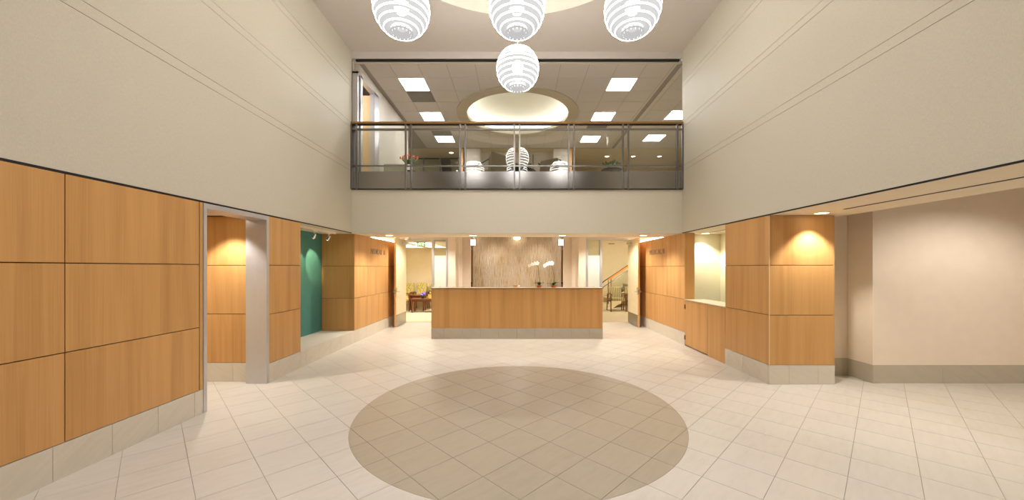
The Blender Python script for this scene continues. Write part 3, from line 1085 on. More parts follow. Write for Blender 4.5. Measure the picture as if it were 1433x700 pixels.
ca = waiting_chair('floral', 'wood_dark', 'olive floral armchair against the waiting room back wall', 'floral chairs along the back wall', 0.99, 0.44)
for k, x in enumerate((-4.27, -3.76, -3.25)):
    o = ca if k == 0 else copy_tree(ca)
    o.location = (x, 14.15, 0.008)
    o['label'] = 'olive floral armchair against the back wall, ' + ('behind the side table', 'behind the purple flowers', 'beyond the yellow basket')[k]
cb = copy_tree(ca)
cb['label'] = 'olive floral armchair turned sideways next to the coffee table'
cb.location = (-4.20, 13.12, 0.008)
cb.rotation_euler.z = PI / 2
cs = waiting_chair('stripe', 'wood_dark', 'striped armchair with wood arms in front of the stair foot', 'striped chairs by the stair', 0.87, 0.55)
cs.location = (3.68, 13.52, 0.008)
o = copy_tree(cs)
o['label'] = 'striped armchair half hidden behind the open door'
o.location = (4.30, 13.52, 0.008)


def coffee_table(x0, x1, y0, y1, h, label):
    t = thing('coffee_table', label, 'table', ((x0 + x1) / 2, (y0 + y1) / 2, 0.008))
    B(x0, x1, y0, y1, h - 0.035, h).build('tabletop', 'wood_dark', t, bevel=0.006)
    B(x0 + 0.04, x1 - 0.04, y0 + 0.04, y1 - 0.04, h - 0.10, h - 0.035).build('apron', 'wood_dark', t)
    for x in (x0 + 0.05, x1 - 0.05):
        for y in (y0 + 0.05, y1 - 0.05):
            MB().tube([(x, y, 0.008), (x, y, h - 0.036)], 0.02, 8, 0.027).build('leg', 'wood_dark', t)
    return t


coffee_table(-3.78, -2.95, 12.95, 13.4, 0.50, 'dark wood coffee table with purple flowers on it')
coffee_table(-4.02, -3.40, 13.43, 13.80, 0.60, 'taller wood side table behind the coffee table')
t = thing('flower_bowl', 'purple flowers in a dark bowl on the coffee table', 'flowers', (-3.39, 13.15, 0.50))
MB().lathe([(0.0001, 0.0), (0.05, 0.0), (0.075, 0.07), (0.065, 0.07), (0.0001, 0.05)], (-3.39, 13.15, 0.50), 16).build('bowl', 'leaf_dark', t, True)
rnd = random.Random(3)
for k in range(9):
    a = k * 2.4
    r = 0.03 + 0.06 * rnd.random()
    MB().ball((-3.39 + r * math.cos(a) * 1.1, 13.15 + r * math.sin(a), 0.62 + 0.08 * rnd.random()), 0.042, 0.9, 10, 6).build('bloom', 'purple', t, True)
for k in range(4):
    a = k * 1.6
    MB().ball((-3.39 + 0.05 * math.cos(a), 13.12 + 0.04 * math.sin(a), 0.575), 0.032, 0.6, 8, 5).build('leaf', 'leaf', t, True)
t = thing('gift_basket', 'small yellow basket with a black handle next to the purple flowers', 'basket', (-3.12, 13.2, 0.50))
MB().lathe([(0.0001, 0.0), (0.07, 0.0), (0.085, 0.15), (0.075, 0.15), (0.0001, 0.1)], (-3.12, 13.2, 0.50), 14).build('basket_body', 'yellow', t, True)
MB().tube([(-3.12 + 0.082 * math.cos(PI * k / 12), 13.2, 0.65 + 0.13 * math.sin(PI * k / 12)) for k in range(13)], 0.012, 8).build('handle', 'black', t, True)
MB().ball((-3.12, 13.18, 0.66), 0.05, 0.8, 10, 6).build('filling', 'wood_dark', t, True)

# stair in the right-hand waiting room
sta = thing('stair', 'stair with wood handrail and glass balustrade rising behind the striped chairs', 'stair', (4.8, 15.1, 0.008))
X0, RUN, RISE, NS = 3.42, 0.28, 0.187, 12
for k in range(NS):
    B(X0 + k * RUN, X0 + (k + 1) * RUN + 0.03, 14.62, 15.7, (k + 1) * RISE - 0.045, (k + 1) * RISE).build('tread', 'stonetop', sta)
    B(X0 + k * RUN + 0.01, X0 + k * RUN + 0.03, 14.64, 15.7, 0.008 if k == 0 else k * RISE - 0.01, (k + 1) * RISE - 0.045).build('riser', 'tan', sta)
e = X0 + NS * RUN
zt = NS * RISE
for y in (14.58, 15.7):
    MB().slab([(X0 - 0.02, y, 0.008), (X0 + 0.42, y, 0.008), (e, y, zt - 0.28), (e, y, zt + 0.02), (X0, y, 0.12)], (0, 0.04, 0)).build('stringer', 'cream', sta)
rail = lambda x, dz: (x, 14.60, (x - X0) / RUN * RISE + dz)
MB().tube([(X0 - 0.22, 14.60, 0.93), (X0 - 0.06, 14.60, 0.97), rail(X0 + 0.05, 1.03), rail(e, 1.03)], 0.018, 8).build('top_rail', 'black', sta, True)
MB().bar(rail(X0 + 0.2, 0.985), rail(e, 0.985), 0.05, 0.055).build('handrail', 'stair_rail', sta)
MB().tube([(X0 - 0.22, 14.60, 0.72), (X0 - 0.06, 14.60, 0.76), rail(X0 + 0.05, 0.82), rail(e, 0.82)], 0.016, 8).build('lower_rail', 'steel', sta, True)
for x in (X0 + 0.22, X0 + 0.33, X0 + 1.5, X0 + 1.61, X0 + 2.8, X0 + 2.91):
    a, b = rail(x, 0.1), rail(x, 0.97)
    B(x - 0.014, x + 0.014, 14.575, 14.625, a[2] - 0.1, b[2]).build('baluster', 'steel', sta)
for x0, x1 in ((X0 + 0.36, X0 + 1.47), (X0 + 1.64, X0 + 2.77)):
    a, b = rail(x0, 0.12), rail(x1, 0.12)
    c, d = rail(x1, 0.78), rail(x0, 0.78)
    MB().slab([a, b, c, d], (0, 0.01, 0)).build('glass_panel', 'glass', sta)


# ------------------------------------------------------------------ balcony railing
rl = thing('balcony_railing', 'steel and glass balcony railing with a wood handrail', 'railing', (0, YB, 3.246))
B(-XW + 0.002, XW - 0.002, YB - 0.055, YB + 0.015, 4.602, 4.645).build('handrail', M['rail_wood'], rl, bevel=0.006)
B(-XW + 0.002, XW - 0.002, YB - 0.03, YB - 0.005, 4.575, 4.602).build('sub_rail', 'black', rl)
B(-XW + 0.002, XW - 0.002, YB - 0.045, YB - 0.005, 4.468, 4.506).build('rail', 'post', rl)
B(-XW + 0.002, XW - 0.002, YB - 0.045, YB - 0.005, 3.712, 3.738).build('rail', 'post', rl)
B(-XW + 0.002, XW - 0.002, YB - 0.05, YB - 0.002, 3.236, 3.252).build('bottom_channel', 'black', rl)
PX = [-3.39 + 1.13 * k for k in range(7)]
PX = [x * 3.392 / 3.39 for x in PX]
for x in PX:
    for s in (-1, 1):
        xp = x + s * 0.055
        B(xp - 0.015, xp + 0.015, YB - 0.065, YB - 0.012, 3.24, 4.59).build('post', 'post', rl)
for a, b in zip(PX, PX[1:]):
    B(a + 0.055, b - 0.055, YB - 0.03, YB - 0.022, 3.252, 3.612).build('steel_panel', 'steel', rl)
    B(a + 0.072, b - 0.072, YB - 0.03, YB - 0.02, 3.74, 4.466).build('glass_pane', 'rail_glass', rl)
    B(a + 0.072, b - 0.072, YB - 0.03, YB - 0.02, 3.612, 3.71).build('glass_pane', 'rail_glass', rl)
for x in PX:
    B(x - 0.04, x + 0.04, YB - 0.024, YB - 0.016, 3.252, 3.612).build('steel_panel', 'steel', rl)


# ------------------------------------------------------------------ pendants
def pendant(label, x, y, z=4.54, R=0.312):
    t = thing('globe_pendant', label, 'pendant lamp', (x, y, z - R), group='ringed globe pendants')
    MB().ball((x, y, z + 0.03), 0.085, 1.15, 20, 12).build('bulb', 'bulb', t, True)
    angs = [42, 54, 66, 78, 90, 103, 116, 129, 142]
    for a in angs:
        th = math.radians(a)
        r, zz = R * math.sin(th), R * math.cos(th)
        w = 0.36 * r + 0.025
        prof = [(r, zz), (r - 0.006, zz + 0.004), (r - w * 0.5, zz + 0.026), (r - w, zz + 0.055)]
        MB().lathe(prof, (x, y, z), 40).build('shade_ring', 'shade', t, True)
        MB().lathe([(r - 0.004, zz - 0.004), (r + 0.003, zz - 0.002), (r + 0.003, zz + 0.012), (r - 0.004, zz + 0.012)], (x, y, z), 40, True).build('ring_edge', 'shade_edge', t, True)
    # bottom cup and its toothed crown
    th = math.radians(156)
    r, zz = R * math.sin(th), R * math.cos(th)
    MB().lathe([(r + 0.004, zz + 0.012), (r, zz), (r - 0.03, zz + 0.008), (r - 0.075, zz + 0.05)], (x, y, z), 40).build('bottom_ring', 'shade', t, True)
    mb = MB()
    n = 14
    for k in range(n):
        a, b = 2 * PI * k / n, 2 * PI * (k + 1) / n
        m_ = (a + b) / 2
        P = lambda q, rr, h: (x + rr * math.cos(q), y + rr * math.sin(q), z + h)
        mb.face([P(a, 0.118, zz + 0.05), P(b, 0.118, zz + 0.05), P(m_, 0.10, zz - 0.014)])
    mb.build('tooth_crown', 'shade_tooth', t)
    cap = [(R * math.sin(math.radians(q)), R * math.cos(math.radians(q))) for q in (3, 10, 17, 24, 31, 36)]
    MB().lathe(cap, (x, y, z), 40).build('cap', 'shade_top', t, True)
    MB().lathe([(0.0001, 0.05), (0.02, 0.045), (0.03, 0.0)], (x, y, z + R - 0.005), 16).build('cap_collar', 'chrome', t, True)
    ztop = ZC + 0.22 if math.hypot(x - CR[0], y - CR[1]) < CR[2] else ZC
    MB().tube([(x, y, z + R), (x, y, ztop - 0.02)], 0.006, 8).build('cord', 'white', t)
    MB().lathe([(0.0001, -0.03), (0.055, -0.025), (0.065, 0.0)], (x, y, ztop), 20).build('ceiling_canopy', 'white', t, True)
    return t


pendant('white ringed globe pendant hanging closest to the aluminium framed opening', -1.31, 4.15)
pendant('white ringed globe pendant hanging at the middle of the ceiling circle', 0.0, 4.15)
pendant('white ringed globe pendant hanging closest to the wood pier and passage', 1.31, 4.15)
pendant('white ringed globe pendant hanging closest to the balcony railing', 0.01, 5.42)

# ------------------------------------------------------------------ upper lounge: ceiling
UC = (0.02, 10.42, 1.72, 1.43)      # cove centre, ring radius, opening radius
uc = struct(holed_plane(-5.6, 8.0, YB + 0.12, 13.3, ZU + 0.006, UC[0], UC[1], UC[3] + 0.02), 'ceiling_upper', 'cgrid', 'upper lounge ceiling grid with square tiles')
VX0, VY0 = -2.73, 8.35
LIGHTS, VENTS = set(), set()
for j in (0, 3, 6):
    LIGHTS.add((0, j)); LIGHTS.add((8, j))
for c in ((0, 1), (0, 5), (8, 4)):
    VENTS.add(c)


def ceil_tile(x0, x1, y0, y1, mat, nm='ceiling_tile'):
    q = [(x0, y0), (x1, y0), (x1, y1), (x0, y1)]
    dmax = max(math.hypot(p[0] - UC[0], p[1] - UC[1]) for p in q)
    if dmax < UC[2]:
        return
    cl = (min(max(UC[0], x0), x1), min(max(UC[1], y0), y1))
    if math.hypot(cl[0] - UC[0], cl[1] - UC[1]) > UC[2]:
        polys = [q]
    else:
        polys = split_circle(q, UC[0], UC[1], UC[2], 0.0)[1]
    mb = MB()
    for p in polys:
        mb.prism(p, ZU, ZU + 0.005)
    if mb.v:
        mb.build(nm, mat, uc)


def troffer(x0, x1, y0, y1, label, group):
    t = thing('ceiling_light', label, 'ceiling light', ((x0 + x1) / 2, (y0 + y1) / 2, ZU - 0.01), group=group)
    B(x0 + 0.004, x1 - 0.004, y0 + 0.004, y1 - 0.004, ZU - 0.006, ZU + 0.005).build('frame', 'white', t)
    B(x0 + 0.025, x1 - 0.025, y0 + 0.025, y1 - 0.025, ZU - 0.010, ZU - 0.006).build('diffuser', 'panel_light', t)


for i in range(-1, 10):
    for j in range(-1, 9):
        x0, y0 = VX0 + i * 0.611, VY0 + j * 0.61
        x1, y1 = x0 + 0.611, y0 + 0.61
        if j == -1:
            y0 = YB + 0.14
        y1 = min(y1, 13.28)
        if i == -1:
            x0 = -3.26
        if i == 9:
            x1 = 3.36
        if y1 - y0 < 0.05:
            continue
        if (i, j) in LIGHTS:
            troffer(x0, x1, y0, y1, 'lit square ceiling panel on the %s side, %s row from the railing' % ('tulip' if i == 0 else 'green plant', {0: 'first', 3: 'second', 6: 'third'}[j]),
                    'lit panels over the %s side' % ('tulip' if i == 0 else 'green plant'))
        else:
            ceil_tile(x0 + 0.005, x1 - 0.005, y0 + 0.005, y1 - 0.005, 'vent' if (i, j) in VENTS else 'ctile', 'vent_tile' if (i, j) in VENTS else 'ceiling_tile')
for i in range(0, 7):
    for j in range(-1, 9):
        x0, y0 = 3.66 + i * 0.61, 8.25 + j * 0.61
        x1, y1 = x0 + 0.61, min(y0 + 0.61, 13.28)
        if j == -1:
            y0 = YB + 0.16
        if i == 1 and j in (3, 6):
            troffer(x0, x1, y0, y1, 'lit square ceiling panel beyond the trim band, %s the railing' % ('closer to' if j == 3 else 'farther from'), 'lit panels beyond the trim band')
        elif y1 - y0 > 0.05:
            ceil_tile(x0 + 0.005, x1 - 0.005, y0 + 0.005, y1 - 0.005, 'ctile')
for x0, x1, d in ((-3.36, -3.27, 0.05), (3.37, 3.42, 0.03), (3.42, 3.54, 0.07), (3.54, 3.65, 0.0)):
    B(x0, x1, YB + 0.12, 13.3, ZU - 0.005 + d * 0.3, ZU + 0.06).build('ceiling_trim', 'beige' if d != 0.07 else 'tan', uc)
# cove: flat ring, recessed dome, light trough
ring = MB()
seg = 96
ro, ri = UC[2], UC[3]
ring.lathe([(ri, 0.0), (ro, 0.0), (ro, 0.03), (ri, 0.03)], (UC[0], UC[1], ZU - 0.022), seg, True)
rg = ring.build('cove_ring', 'ring', uc)
MB().lathe([(ri, 0.0), (ri + 0.003, 0.10), (ri + 0.02, 0.10), (ri + 0.02, 0.0)], (UC[0], UC[1], ZU), seg, True).build('cove_lip', 'dome', uc, True)
prof = [(ri + 0.02, 0.0), (ri + 0.24, 0.0), (ri + 0.24, 0.12)]
for k in range(1, 12):
    a = PI / 2 * k / 11
    prof.append(((ri + 0.24) * math.cos(a) + 0.001, 0.12 + 0.42 * math.sin(a)))
MB().lathe(prof, (UC[0], UC[1], ZU), seg).build('cove_dome', 'dome', uc, True)
MB().lathe([(ri + 0.10, 0.02), (ri + 0.15, 0.02), (ri + 0.15, 0.05), (ri + 0.10, 0.05)], (UC[0], UC[1], ZU), seg, True).build('cove_light_strip', 'cove', uc)
# plain ceiling further back with downlights
ug = struct(B(-5.6, 8.0, 13.3, 17.0, ZU - 0.01, ZU + 0.06), 'ceiling_upper_back', 'tan', 'plain tan ceiling at the back of the upper lounge')


def downlight(x, y, z, label, group, watts=None, r=0.075, target=None, lens='lens', angle=100, rgb=(255, 248, 238), blend=0.5):
    t = thing('downlight', label, 'downlight', (x, y, z), group=group)
    MB().lathe([(r, 0.0), (r + 0.018, 0.0), (r + 0.018, -0.006), (r, -0.008)], (x, y, z), 28, True).build('trim_ring', 'white', t)
    MB().lathe([(0.0001, -0.003), (r, -0.003)], (x, y, z), 28).build('lens', lens, t)
    if watts:
        spot('downlight_beam', (x, y, z - 0.02), target or (x, y, 0), watts, angle, blend, rgb, parent=t)
    return t


for x, y in ((3.49, 14.2), (4.51, 14.2), (5.53, 14.2), (3.51, 15.55), (4.57, 15.55), (5.57, 15.55), (6.6, 15.55)):
    downlight(x, y, ZU - 0.01, 'round downlight in the tan ceiling at the back of the lounge', 'downlights over the lounge back')
downlight(-2.47, 13.75, ZU - 0.01, 'round downlight in front of the glazed partition', None)

# upper lounge: walls
ul = struct(B(-3.45, -3.36, 8.86, 11.2, ZF2, ZU), 'wall_lounge_left', 'beige', 'beige lounge wall behind the tulips')
struct(B(-5.6, -3.36, 11.2, 11.3, ZF2, ZU), 'wall_lounge_left', 'beige', 'beige lounge wall return beside the tulips')
struct(B(-5.6, -5.5, 7.8, 14.5, ZF2, ZU), 'wall_lounge_left', 'beige', 'beige far side wall of the lounge')
struct(B(-5.5, -XW, 7.70, 7.80, ZF2, ZU), 'wall_lounge_left', 'beige', 'beige front wall of the lounge side room')
struct(B(-3.45, -3.36, YB + 0.14, 8.86, 5.74, ZU), 'wall_lounge_left', 'beige', 'beige wall above the lounge side door')
f = thing('trim_4', 'aluminium frame of the lounge side door and sidelight', None, (-3.4, 8.2, ZF2), kind='structure')
for y0, y1 in ((YB + 0.02, YB + 0.07), (7.83, 7.93), (8.60, 8.86)):
    B(-3.46, -3.345, y0, y1, ZF2, 5.73).build('jamb', 'alum', f)
B(-3.46, -3.345, YB + 0.02, 8.86, 5.69, 5.74).build('head', 'alum', f)
B(-3.41, -3.40, YB + 0.07, 7.83, ZF2 + 0.02, 5.69).build('pane', 'glass', f)
troffer(-4.6, -3.99, 7.9, 8.51, 'added unseen lit panel in the side room behind the pale door', None)  # hidden lamp added to brighten the side room and its door
d = thing('door_4', 'pale wood door standing open beside the lounge', None, (-3.47, 8.68, ZF2), kind='structure')
B(-4.32, -3.47, 8.66, 8.70, ZF2 + 0.01, 5.68).build('leaf', 'pale_wood', d)
for z in (3.9, 4.3, 5.3):
    B(-3.475, -3.455, 8.645, 8.665, z - 0.06, z + 0.06).build('hinge', 'chrome', d)
struct(B(1.34, 1.91, 13.3, 13.8, ZF2, ZU), 'wall_lounge_back', 'white', 'white pier behind the olive chair with the printed box')
struct(B(-1.86, -1.34, 13.3, 13.8, ZF2, ZU), 'wall_lounge_back', 'white', 'white pier behind the taller olive chair')
lm = struct(B(-1.34, 1.34, 13.7, 13.8, ZF2, ZU), 'wall_lounge_back', 'beige', 'beige recessed wall between the two white piers')
for x in (-0.64, 0.60):
    B(x - 0.025, x + 0.025, 13.66, 13.70, ZF2, 5.83).build('upright', 'vent', lm)
for x in (-2.0, 1.95):
    struct(B(x - 0.045, x + 0.045, 13.28, 13.8, ZF2, ZU), 'trim_5', 'wood', 'wood edge strip beside a white lounge pier')
struct(B(1.995, 8.0, 16.2, 16.3, ZF2, ZU), 'wall_lounge_back', 'tan', 'tan back wall of the lounge')
struct(B(7.9, 8.0, 7.7, 16.2, ZF2, ZU), 'wall_lounge_right', 'tan', 'tan far wall of the lounge')
struct(B(1.95, 2.05, 13.8, 16.2, ZF2, ZU), 'wall_lounge_back', 'tan', 'tan wall return beside the lounge pier')
struct(B(XW + 0.14, 7.9, 7.66, 7.76, ZF2, ZU), 'wall_lounge_right', 'beige', 'beige lounge wall backing the atrium wall')
gp = struct(B(-5.6, -2.0, 15.6, 15.7, ZF2, ZU), 'wall_lounge_back', 'cream', 'cream wall behind the glazed partition')
pt = thing('window_1', 'glazed partition with dark slim frames at the back of the lounge', None, (-3.2, 14.4, ZF2), kind='structure')
for x in (-4.3, -3.68, -3.02, -2.30):
    B(x - 0.025, x + 0.025, 14.38, 14.42, ZF2, ZU - 0.011).build('mullion', 'vent', pt)
for z in (ZF2 + 0.02, 5.88):
    B(-5.5, -2.05, 14.381, 14.419, z, z + 0.04).build('transom', 'black', pt)
for a, b in ((-4.28, -3.705), (-3.655, -3.045), (-2.995, -2.325)):
    B(a, b, 14.395, 14.405, ZF2 + 0.06, 5.88).build('pane', 'glass', pt)
bb = MB().slab([(-2.62, 13.95, ZF2), (-2.25, 13.95, ZF2), (-2.62, 14.3, 5.86), (-2.99, 14.3, 5.86)], (0, 0.03, 0))
bb.build('leaning_panel', 'black', label='black panel leaning against the glazed partition', cat='panel')


# ------------------------------------------------------------------ upper lounge: furniture
def lounge_chair(p0, p1, ztop, label, mat='olive', taper=0.04, arms=True):
    """armchair whose back panel runs in plan from p0 to p1 (seen from behind, seat away from the camera)"""
    a, b = Vector((p0[0], p0[1], 0)), Vector((p1[0], p1[1], 0))
    ux = (b - a).normalized()
    uy = Vector((-ux.y, ux.x, 0))
    Z = Vector((0, 0, 1))
    t = thing('lounge_chair', label, 'armchair', ((a.x + b.x) / 2, (a.y + b.y) / 2, ZF2), group='olive lounge armchairs')
    zb = ZF2 + 0.3
    MB().slab([a + Z * zb - uy * 0.02, b + Z * zb - uy * 0.02, b + Z * ztop - ux * taper, a + Z * ztop + ux * taper], uy * 0.10).build('backrest', mat, t, bevel=0.02)
    MB().slab([a + Z * zb + uy * 0.09, b + Z * zb + uy * 0.09, b + Z * zb + uy * 0.62, a + Z * zb + uy * 0.62], Z * 0.13).build('seat', mat, t, bevel=0.03)
    for e, s in ((a, 1), (b, -1)):
        for q in (0.05, 0.57):
            c = e + ux * s * 0.04 + uy * q
            MB().tube([c + Z * ZF2, c + Z * (zb + 0.005)], 0.016, 8, 0.022).build('leg', 'black', t)
        if arms:
            c = e - ux * s * 0.025
            zz = ZF2 + 0.62
            MB().tube([c + uy * 0.02 + Z * (zz + 0.04), c + uy * 0.3 + Z * zz, c + uy * 0.56 + Z * (zz - 0.03), c + uy * 0.60 + Z * (ZF2 + 0.3), c + uy * 0.60 + Z * ZF2], 0.018, 8).build('arm', 'black', t, True)
    return t


lounge_chair((-0.66, 8.95), (-0.22, 9.42), 4.47, 'tall olive lounge armchair with its back to the railing')
lounge_chair((0.56, 9.30), (1.02, 9.0), 4.32, 'lower olive lounge armchair beside the printed box')
lounge_chair((-0.28, 10.75), (0.45, 10.75), 4.68, 'charcoal high-backed armchair behind the round black table', 'dark_cloth', 0.02, False)
t = thing('lounge_sofa', 'sage green low lounge chair below the tulips', 'armchair', (-3.0, 9.2, ZF2))
B(-3.28, -2.72, 8.98, 9.10, 3.75, 4.16).build('backrest', 'green_cloth', t, bevel=0.03)
B(-3.28, -2.72, 9.10, 9.52, 3.75, 3.95).build('seat', 'green_cloth', t, bevel=0.03)
for x in (-3.23, -2.77):
    for y in (9.03, 9.47):
        MB().tube([(x, y, ZF2), (x, y, 3.755)], 0.02, 8).build('leg', 'black', t)


def round_table(x, y, r, h, label, mat='black'):
    t = thing('round_table', label, 'table', (x, y, ZF2))
    MB().lathe([(0.0001, h - 0.03), (r - 0.02, h - 0.03), (r, h - 0.015), (r - 0.01, h), (0.0001, h)], (x, y, ZF2), 40).build('tabletop', mat, t, True)
    MB().tube([(x, y, ZF2 + 0.02), (x, y, ZF2 + h - 0.03)], 0.035, 12).build('pedestal', mat, t, True)
    MB().lathe([(0.0001, 0.0), (r * 0.55, 0.0), (r * 0.5, 0.02), (0.0001, 0.03)], (x, y, ZF2), 30).build('foot', mat, t, True)
    return t


round_table(0.05, 10.05, 0.47, 0.66, 'round black pedestal table between the lounge chairs')
round_table(-2.93, 9.95, 0.25, 0.60, 'small round black table holding the tulips')
round_table(2.45, 9.5, 0.27, 0.55, 'small round black table holding the green plant')
t = thing('printed_box', 'white box with a red band on the round black table', 'box', (0.36, 9.85, ZF2 + 0.66))
B(0.24, 0.42, 9.78, 9.88, ZF2 + 0.66, ZF2 + 0.75).build('carton', 'white', t)
B(0.30, 0.42, 9.776, 9.78, ZF2 + 0.69, ZF2 + 0.73).build('print_band', 'red', t)

t = thing('tulip_vase', 'orange tulips in a white vase on a small black table', 'flowers', (-2.93, 9.95, ZF2 + 0.60))
z0 = ZF2 + 0.60
MB().lathe([(0.0001, 0.0), (0.06, 0.0), (0.085, 0.12), (0.06, 0.2), (0.052, 0.2), (0.07, 0.12), (0.0001, 0.02)], (-2.93, 9.95, z0), 18).build('vase', 'white', t, True)
rnd = random.Random(11)
for k in range(16):
    a = k * 2.39996
    r = 0.06 + 0.20 * math.sqrt((k + 0.5) / 16)
    p = Vector((-2.93 + r * math.cos(a), 9.95 + r * math.sin(a) * 0.8, z0 + 0.44 - 0.35 * r + 0.04 * rnd.random()))
    MB().tube([(-2.93, 9.95, z0 + 0.15), (-2.93 + 0.5 * r * math.cos(a), 9.95 + 0.4 * r * math.sin(a), z0 + 0.27), tuple(p)], 0.006, 6).build('stem', 'leaf', t)
    MB().lathe([(0.002, -0.035), (0.022, -0.02), (0.026, 0.005), (0.016, 0.032), (0.004, 0.03)], tuple(p), 10).build('tulip', 'orange', t, True)
    for w in range(2):
        b = a + 0.6 + w * 1.3
        q = Vector((-2.93 + (0.95 - 0.3 * w) * r * math.cos(b), 9.95 + 0.7 * r * math.sin(b), z0 + 0.36 - 0.05 * w))
        n_ = Vector((0.032, 0.0, 0.004))
        c0 = Vector((-2.93 + 0.02 * math.cos(b), 9.95 + 0.02 * math.sin(b), z0 + 0.15))
        mid = c0.lerp(q, 0.55) + Vector((0, 0, 0.03))
        MB().face([c0, mid + n_, q, mid - n_]).build('leaf', 'leaf' if (k + w) % 2 else 'leaf_dark', t)

t = thing('green_plant', 'low leafy green plant with orange blooms on a small black table', 'plant', (2.45, 9.5, ZF2 + 0.55))
z0 = ZF2 + 0.55
MB().lathe([(0.0001, 0.0), (0.08, 0.0), (0.11, 0.08), (0.10, 0.08), (0.0001, 0.06)], (2.45, 9.5, z0), 18).build('pot', 'black', t, True)
for k in range(40):
    a = k * 2.39996
    r = 0.19 * math.sqrt((k + 0.5) / 40)
    c = Vector((2.45 + r * math.cos(a), 9.5 + r * math.sin(a), z0 + 0.08 + 0.05 * rnd.random()))
    tip = c + Vector((0.07 * math.cos(a), 0.07 * math.sin(a), 0.04 + 0.05 * rnd.random()))
    n_ = Vector((-math.sin(a), math.cos(a), 0.3)) * 0.028
    mid = c.lerp(tip, 0.5) + Vector((0, 0, 0.015))
    MB().face([c, mid + n_, tip, mid - n_]).build('leaf', 'leaf' if k % 3 else 'leaf_dark', t)
for k in range(5):
    a = k * 1.3 + 0.4
    MB().ball((2.45 + 0.09 * math.cos(a), 9.46 + 0.07 * math.sin(a), z0 + 0.20 + 0.02 * (k % 2)), 0.022, 0.8, 8, 5).build('bloom', 'orange', t, True)
t = thing('exit_sign', 'white exit sign box hanging edge-on from the lounge ceiling', 'sign', (2.93, 11.9, 5.6))
MB().tube([(2.93, 11.9, 5.80), (2.93, 11.9, ZU)], 0.012, 8).build('stem', 'alum', t)
MB().slab([(2.90, 11.75, 5.62), (2.94, 11.74, 5.62), (3.0, 12.04, 5.62), (2.96, 12.05, 5.62)], (0, 0, 0.19)).build('sign_box', 'white', t)

# ------------------------------------------------------------------ downlights below
for x, lb in ((-2.84, 'soffit downlight near the MEDICAL A door'), (-0.985, 'soffit downlight above the plain end of the desk'),
              (1.01, 'soffit downlight above the orchid end of the desk'), (2.81, 'soffit downlight near the MEDICAL B door')):
    downlight(x, 8.14, ZS, lb, 'soffit downlights under the balcony edge', DOWN * 1.25, angle=130, blend=0.8)
for x in (-2.45, 2.45):  # added lamps, out of view, that lighten the desk passage
    downlight(x, 9.75, 2.66, 'added unseen downlight in the white passage ceiling near the %s door' % ('MEDICAL A' if x < 0 else 'MEDICAL B'), 'added passage downlights', DOWN * 2.1, angle=135)
for x in (-0.75, 0.75):
    downlight(x, 11.8, 2.66, 'wall washer above the %s half of the reed wall' % ('orchid' if x > 0 else 'plain'), 'reed wall washers', DOWN * 0.75, target=(x, 12.3, 1.0), angle=125, blend=1.0)
downlight(0.0, 10.4, 2.66, 'added unseen downlight above the desk chair space', None, DOWN * 2.0, angle=140)  # another added lamp brightening the space behind the desk
downlight(4.0, 4.80, ZS, 'downlight in the soffit in front of the wood pier', None, DOWN * 1.1, target=(4.0, 4.86, 0), angle=96)
downlight(3.95, 7.66, ZS, 'downlight inside the reception window', None, DOWN * 0.85, target=(3.95, 7.70, 0), angle=110, rgb=(255, 246, 220))
downlight(3.95, 6.2, ZS, 'added second downlight inside the reception window', None, DOWN * 0.5, angle=120, rgb=(255, 246, 220))  # extra lamp added out of view
downlight(-3.95, 4.78, ZS + 0.004, 'downlight in the side corridor ceiling', None, DOWN * 1.2, target=(-3.95, 4.86, 0), angle=100)
downlight(-5.3, 4.7, ZS + 0.004, 'added downlight deeper in the side corridor', None, DOWN, angle=120)  # lamp added further along the corridor, out of view
for x, y in ((6.0, 3.6), (6.0, 1.0)):  # added lamps, outside the view, brightening the right passage
    downlight(x, y, 3.0, 'added unseen downlight in the raised passage ceiling, %s the pale column' % ('close to' if y > 2 else 'away from'), 'added raised passage downlights', DOWN * 2.0, angle=140)

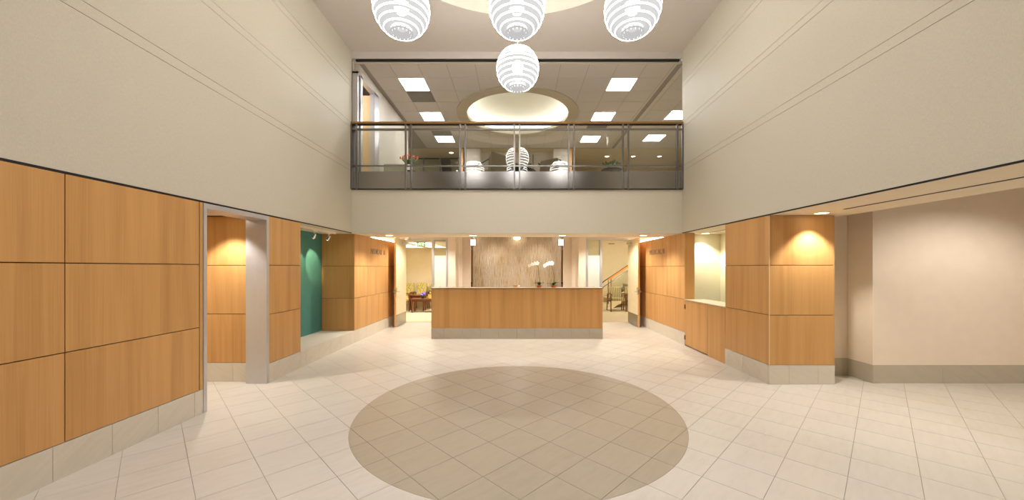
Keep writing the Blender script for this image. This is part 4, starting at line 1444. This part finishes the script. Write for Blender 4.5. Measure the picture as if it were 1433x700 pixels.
# unseen downlights added to ceiling circle and entrance end to light the floor
for k in range(6):
    a = k * PI / 3
    downlight(CR[0] + 1.75 * math.cos(a), CR[1] - 0.35 + 1.75 * math.sin(a), ZC + 0.22, 'added unseen downlight in the raised ceiling circle', 'added ceiling circle downlights', ATRIUM, r=0.09, lens='lens_dimmed', angle=105, blend=1.0, rgb=(250, 250, 255))
for x in (-1.7, 1.7):
    downlight(x, 0.4, ZC, 'added unseen downlight in the atrium ceiling near the entrance, over the %s side' % ('passage' if x > 0 else 'plain panelled wall'), 'added entrance downlights', ATRIUM, r=0.09, lens='lens_dimmed', angle=110, blend=1.0, rgb=(250, 250, 255))
# added lamps: downlights brightening the floral room, light strips on the passage panelling
for x, y, lb in ((-4.9, 12.2, 'added downlight over the waiting room side hidden by the open door'), (-3.5, 12.85, 'added downlight between the two pairs of long waiting room lights'),
                 (-2.35, 12.6, 'added downlight near the inner wall of the floral waiting room')):
    downlight(x, y, 2.40, lb, 'added floral waiting room downlights', DOWN * 1.9, angle=150, blend=0.8)
for s in (-1, 1):
    t = thing('added_strip_lamp', 'added slim light strip on top of the %s panelling' % ('MEDICAL A' if s < 0 else 'MEDICAL B'), 'lamp', (s * (XW + 0.009), 9.6, ZS - 0.004), group='added light strips on the panelling')
    B(s * (XW + 0.002), s * (XW + 0.016), 8.7, 10.6, ZS - 0.0035, ZS + 0.002).build('channel', 'alum', t)
    B(s * (XW + 0.003), s * (XW + 0.015), 8.71, 10.59, ZS + 0.002, ZS + 0.012).build('strip', 'added_strip', t)
# track with two heads in the niche
tk = thing('track_light', 'white track with two small spot heads in the teal niche', 'track light', (-3.69, 6.66, 2.27))
B(-3.708, -3.672, 5.88, 7.42, 2.285, ZS).build('track', 'white', tk)
for y, tgt in ((6.66, (-4.16, 6.98, 1.62)), (7.17, (-4.16, 7.43, 1.72))):
    p = Vector((-3.69, y, 2.19))
    d = (Vector(tgt) - p).normalized()
    B(-3.705, -3.675, y - 0.06, y + 0.06, 2.265, 2.285).build('adapter', 'white', tk)
    h = MB().tube([p - d * 0.04, p + d * 0.05], 0.022, 14, 0.034).build('head', 'chrome', tk, True)
    MB().tube([(-3.69, y, 2.266), (-3.69, y, 2.2)], 0.006, 8).build('head_stem', 'white', tk)
    MB().tube([p + d * 0.0505, p + d * 0.053], 0.031, 14).build('head_lens', 'spot_lens', h)
    spot('head_beam', p + d * 0.06, tgt, 26.0, 46, 0.5, (255, 222, 176), 0.02, tk)
